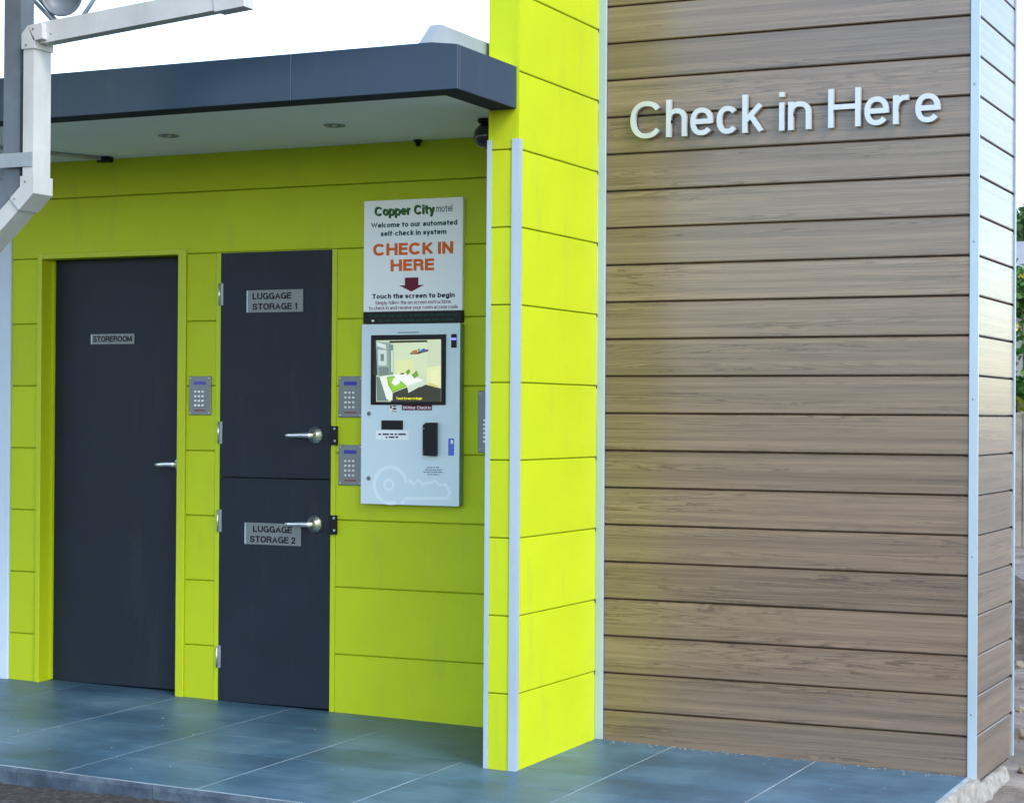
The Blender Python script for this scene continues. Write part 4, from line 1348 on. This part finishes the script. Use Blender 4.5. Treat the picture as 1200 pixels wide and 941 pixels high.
# dish and struts behind the upper pipe
dc = on_y(74, -6, PY + 0.09)
ds = thing('dish', 'round grey dish with thin struts behind the white pipe', 'dish', (dc.x, dc.y, dc.z))
prof = [(0.0, 0.030)] + [(0.078 * math.sin(t), 0.030 - 0.050 * (1 - math.cos(t))) for t in [0.3, 0.6, 0.9, 1.2, 1.45]] + [(0.082, -0.018), (0.076, -0.020)] + [(0.072 * math.sin(t), 0.022 - 0.044 * (1 - math.cos(t))) for t in [1.3, 1.0, 0.7, 0.4]] + [(0.0, 0.022)]
obj('bowl', lathe_bm(prof, 32), 'colsteel', ds, rot=(0.1, 0, 0.3))
def strut(px0, py0, px1, py1, dy, rr, mat, up=0.85):
    a_, b_ = on_y(px0, py0, PY + dy), on_y(px1, py1, PY + dy)
    d_ = (a_ - b_).normalized()
    child('strut', tube_bm(bmesh.new(), [b_ - d_ * 0.02, a_ + d_ * up], [rr, rr], 8), mat, ds)
strut(39, 0, 61, 24, 0.07, 0.0075, 'colsteel')
strut(46, 0, 66, 24, 0.10, 0.006, 'zinc')
strut(110, 0, 97, 20, 0.07, 0.008, 'alu', 0.12)

# ================================================================== beyond, to the right
def rock_bm(r, seed, flat=0.7):
    bm = bmesh.new()
    bmesh.ops.create_icosphere(bm, subdivisions=2, radius=1)
    for v in bm.verts:
        n = v.co.normalized()
        k = 1 + 0.35 * _noise.noise(n * 1.6 + Vector((seed, seed * 2, 0))) + 0.12 * _noise.noise(n * 4 + Vector((0, seed, 3)))
        v.co = Vector((n.x * r * k, n.y * r * k * 0.85, n.z * r * k * flat))
    return bm
rocks = [(1191, 872, 0.045, 'pale sandstone rock on dirt beside the end of timber wall'),
         (1193, 836, 0.03, 'small brown rock on dirt just behind the pale sandstone rock'),
         (1196, 905, 0.022, 'small rock on dirt in front of the pale sandstone rock'),
         (1192, 795, 0.035, 'brown rock on dirt farther back from the timber wall')]
for i, (px, py, rr, lab) in enumerate(rocks):
    p = on_z(px, py, -0.15)
    gz = ground_height(p.x, p.y)
    o = obj('rock', rock_bm(rr, i * 3.1 + 1), 'rock', None, (p.x + rr * 0.3, p.y, gz + rr * 0.35), (0, 0, i * 1.3))
    tag(o, lab, 'rock', 'rocks on the dirt')
# gravel and clods
bm = bmesh.new()
random.seed(11)
for i in range(900):
    x, y = random.uniform(-4.0, 1.5), random.uniform(-1.5, 9.0)
    if x < -1.45 and y < 0.95:
        continue
    rr = random.choice((0.006, 0.009, 0.013, 0.02)) * random.uniform(0.7, 1.4)
    z = ground_height(x, y)
    mt = Matrix.Translation((x, y, z + rr * 0.3)) @ Matrix.Rotation(random.uniform(0, 6), 4, 'Z') @ Matrix.Diagonal((1, random.uniform(0.6, 1), random.uniform(0.5, 0.8), 1))
    bmesh.ops.create_icosphere(bm, subdivisions=1, radius=rr, matrix=mt)
o = obj('gravel', bm, 'rock')
o['label'] = 'loose gravel and clods scattered over the dirt'
o['category'] = 'gravel'
o['kind'] = 'stuff'
# dug earth heap
bm = bmesh.new()
n = 46
hp = (-2.55, 5.2)
g2 = []
for j in range(n + 1):
    row = []
    for i in range(n + 1):
        x, y = hp[0] - 1.9 + 3.8 * i / n, hp[1] - 1.9 + 3.8 * j / n
        d = math.hypot((x - hp[0]) / 1.8, (y - hp[1]) / 1.8)
        hgt = 0.42 * max(0, 1 - d) ** 0.9 * (1 + 0.5 * _noise.noise((x * 2, y * 2, 0))) + 0.06 * _noise.noise((x * 7, y * 7, 1)) * (d < 1) - 0.04
        row.append(bm.verts.new((x, y, ground_height(x, y) + hgt)))
    g2.append(row)
for j in range(n):
    for i in range(n):
        bm.faces.new((g2[j][i], g2[j][i + 1], g2[j + 1][i + 1], g2[j + 1][i])).smooth = True
o = obj('earth_mound', bm, 'darkearth')
structure(o)

# paling fence
FYY = 12.0
fence = thing('paling_fence', 'weathered grey timber paling fence behind the dirt', 'fence', (-3.5, FYY, 0.0))
random.seed(5)
pm_ = []
for k in range(5):
    h = 1.36 + random.uniform(-0.02, 0.02)
    bm = prism_bm([(0, -0.05), (0.098, -0.05), (0.098, h - 0.012 * (k % 2)), (0.0, h - 0.012 * ((k + 1) % 2))], -0.009, 0.009, 0.002)
    me = mesh_of(bm, 'paling')
    me.materials.append(M['paling'])
    pm_.append(me)
for i in range(58):
    o = bpy.data.objects.new('paling', pm_[random.randrange(5)])
    col.objects.link(o)
    o.parent = fence
    o.location = (-4.2 + i * 0.106, 0.0, 0.0)
    o.rotation_euler = (random.uniform(-0.01, 0.01), random.uniform(-0.008, 0.008), random.uniform(-0.05, 0.05))
for zz in (0.35, 1.05):
    child('rail', box_bm(-7.8, -1.2, FYY + 0.022, FYY + 0.062, zz - 0.035, zz + 0.035), 'paling', fence)
for i in range(3):
    x = -7.4 + i * 2.4
    child('post', box_bm(x, x + 0.09, FYY + 0.0625, FYY + 0.15, -0.1, 1.3), 'paling', fence)

def foliage(bm, cx_, cy_, cz_, rx, ry, rz, n, size, clumps, seed):
    rnd = random.Random(seed)
    cl = []
    for i in range(clumps):
        while True:
            p = Vector((rnd.uniform(-1, 1), rnd.uniform(-1, 1), rnd.uniform(-1, 1)))
            if 0.25 < p.length < 1:
                break
        cl.append((Vector((p.x * rx, p.y * ry, p.z * rz)), rnd.uniform(0.16, 0.34)))
    for i in range(n):
        c_, rr = rnd.choice(cl)
        d = Vector((rnd.gauss(0, 1), rnd.gauss(0, 1), rnd.gauss(0, 1))).normalized() * (rnd.random() ** 0.4)
        p = c_ + Vector((d.x * rx, d.y * ry, d.z * rz)) * rr + Vector((cx_, cy_, cz_))
        a_ = Vector((rnd.uniform(-1, 1), rnd.uniform(-1, 1), rnd.uniform(-0.6, 0.6))).normalized()
        b_ = a_.cross(Vector((rnd.uniform(-1, 1), rnd.uniform(-1, 1), rnd.uniform(-1, 1)))).normalized()
        s_ = size * rnd.uniform(0.6, 1.3)
        a_ *= s_
        b_ *= s_ * 0.5
        bm.faces.new([bm.verts.new(q) for q in (p - a_, p - a_ * 0.1 + b_, p + a_, p - a_ * 0.1 - b_)])
    return cl
def plant(name, label, cat, base, h, rx, ry, crown_lo, n, size, clumps, leaf, seed, flowers=0, trunk_r=0.12):
    t = thing(name, label, cat, base)
    rnd = random.Random(seed)
    bm = bmesh.new()
    cz_ = (crown_lo + h) / 2
    cl = foliage(bm, 0, 0, cz_, rx, ry, (h - crown_lo) / 2, n, size, clumps, seed)
    obj('crown', bm, leaf, t)
    bm = bmesh.new()
    top_ = Vector((0.1, 0, crown_lo + (h - crown_lo) * 0.35))
    tube_bm(bm, [(0, 0, -0.1), (0.03, 0.02, top_.z * 0.5), top_], [trunk_r, trunk_r * 0.8, trunk_r * 0.55], 9)
    for c_, rr in cl[:14]:
        e_ = c_ + Vector((0, 0, cz_))
        mid = (top_ + e_) / 2 + Vector((0, 0, -0.1))
        tube_bm(bm, [top_ - Vector((0, 0, rnd.uniform(0, 0.4))), mid, e_], [trunk_r * 0.4, trunk_r * 0.25, trunk_r * 0.08], 6)
    obj('trunk', bm, 'bark', t)
    if flowers:
        bm = bmesh.new()
        for i in range(flowers):
            c_, rr = rnd.choice(cl)
            d = Vector((rnd.gauss(0, 1), rnd.gauss(0, 1) - 0.8, rnd.gauss(0, 1))).normalized()
            p = c_ + Vector((d.x * rx, d.y * ry, d.z * (h - crown_lo) / 2)) * rr * 1.05 + Vector((0, 0, cz_))
            for k in range(5):
                an = k * math.tau / 5
                v1 = Vector((math.cos(an), -0.3, math.sin(an))) * size * 0.7
                v2 = Vector((math.cos(an + 0.9), -0.3, math.sin(an + 0.9))) * size * 0.7
                bm.faces.new([bm.verts.new(q) for q in (p, p + v1, p + (v1 + v2) * 0.62, p + v2)])
        obj('flowers', bm, 'petal', t)['kind'] = 'stuff'
    return t
plant('tree', 'tall leafy green tree rising above the neighbouring roof', 'tree', (-5.6, 23.0, 0.05), 4.45, 1.9, 1.9, 2.2, 9000, 0.10, 60, 'leaf_tree', 21, trunk_r=0.16)
plant('shrub', 'large green shrub with yellow flowers under the white eave', 'shrub', (-4.0, 13.4, 0.05), 2.75, 1.1, 0.8, 0.7, 7500, 0.065, 50, 'leaf_shrub', 4, flowers=60, trunk_r=0.06)
plant('hedge_bush', 'low yellow green bush peeping just over the paling fence', 'bush', (-3.8, 12.45, 0.05), 1.58, 0.8, 0.25, 0.5, 3500, 0.045, 36, 'leaf_hedge', 9, trunk_r=0.03)
plant('tree', 'broad dark green tree standing right of the neighbouring house', 'tree', (8.6, 21.0, 0.05), 5.2, 2.2, 2.2, 1.6, 8000, 0.12, 60, 'leaf_tree', 31, trunk_r=0.18)

# neighbouring house
HX0, HX1, HY = -9.5, -1.2, 18.0
hs_ = thing('neighbour_house', 'neighbouring house with white eave fascia behind the fence', 'house', ((HX0 + HX1) / 2, HY + 3, 0.0))
child('wall', box_bm(HX0 + 0.6, HX1 - 0.6, HY + 0.6, HY + 6, -0.1, 2.88), 'housewall', hs_)
child('eave_soffit', box_bm(HX0, HX1, HY, HY + 6.6, 2.885, 2.91), 'housewall', hs_)
child('fascia', box_bm(HX0, HX1, HY - 0.03, HY - 0.001, 2.86, 3.06), 'housetrim', hs_)
child('gutter', box_bm(HX0, HX1, HY - 0.15, HY - 0.031, 3.0, 3.11, 0.015), 'housetrim', hs_)
bm = bmesh.new()
a = [bm.verts.new(p) for p in ((HX0, HY - 0.05, 3.112), (HX1, HY - 0.05, 3.112), (HX1 - 3, HY + 3.3, 3.85), (HX0 + 3, HY + 3.3, 3.85), (HX1, HY + 6.6, 3.112), (HX0, HY + 6.6, 3.112))]
bm.faces.new((a[0], a[1], a[2], a[3]))
bm.faces.new((a[1], a[4], a[2]))
bm.faces.new((a[4], a[5], a[3], a[2]))
bm.faces.new((a[5], a[0], a[3]))
bm.faces.new((a[0], a[5], a[4], a[1]))
bmesh.ops.recalc_face_normals(bm, faces=bm.faces[:])
child('roof', bm, 'houseroof', hs_)
for x in (-7.2, -3.2):
    w_ = child('window', box_bm(x, x + 1.3, HY + 0.56, HY + 0.599, 0.95, 2.1), 'housetrim', hs_)
    obj('pane', box_bm(x + 0.06, x + 1.24, HY + 0.55, HY + 0.559, 1.01, 2.04), 'window', w_)
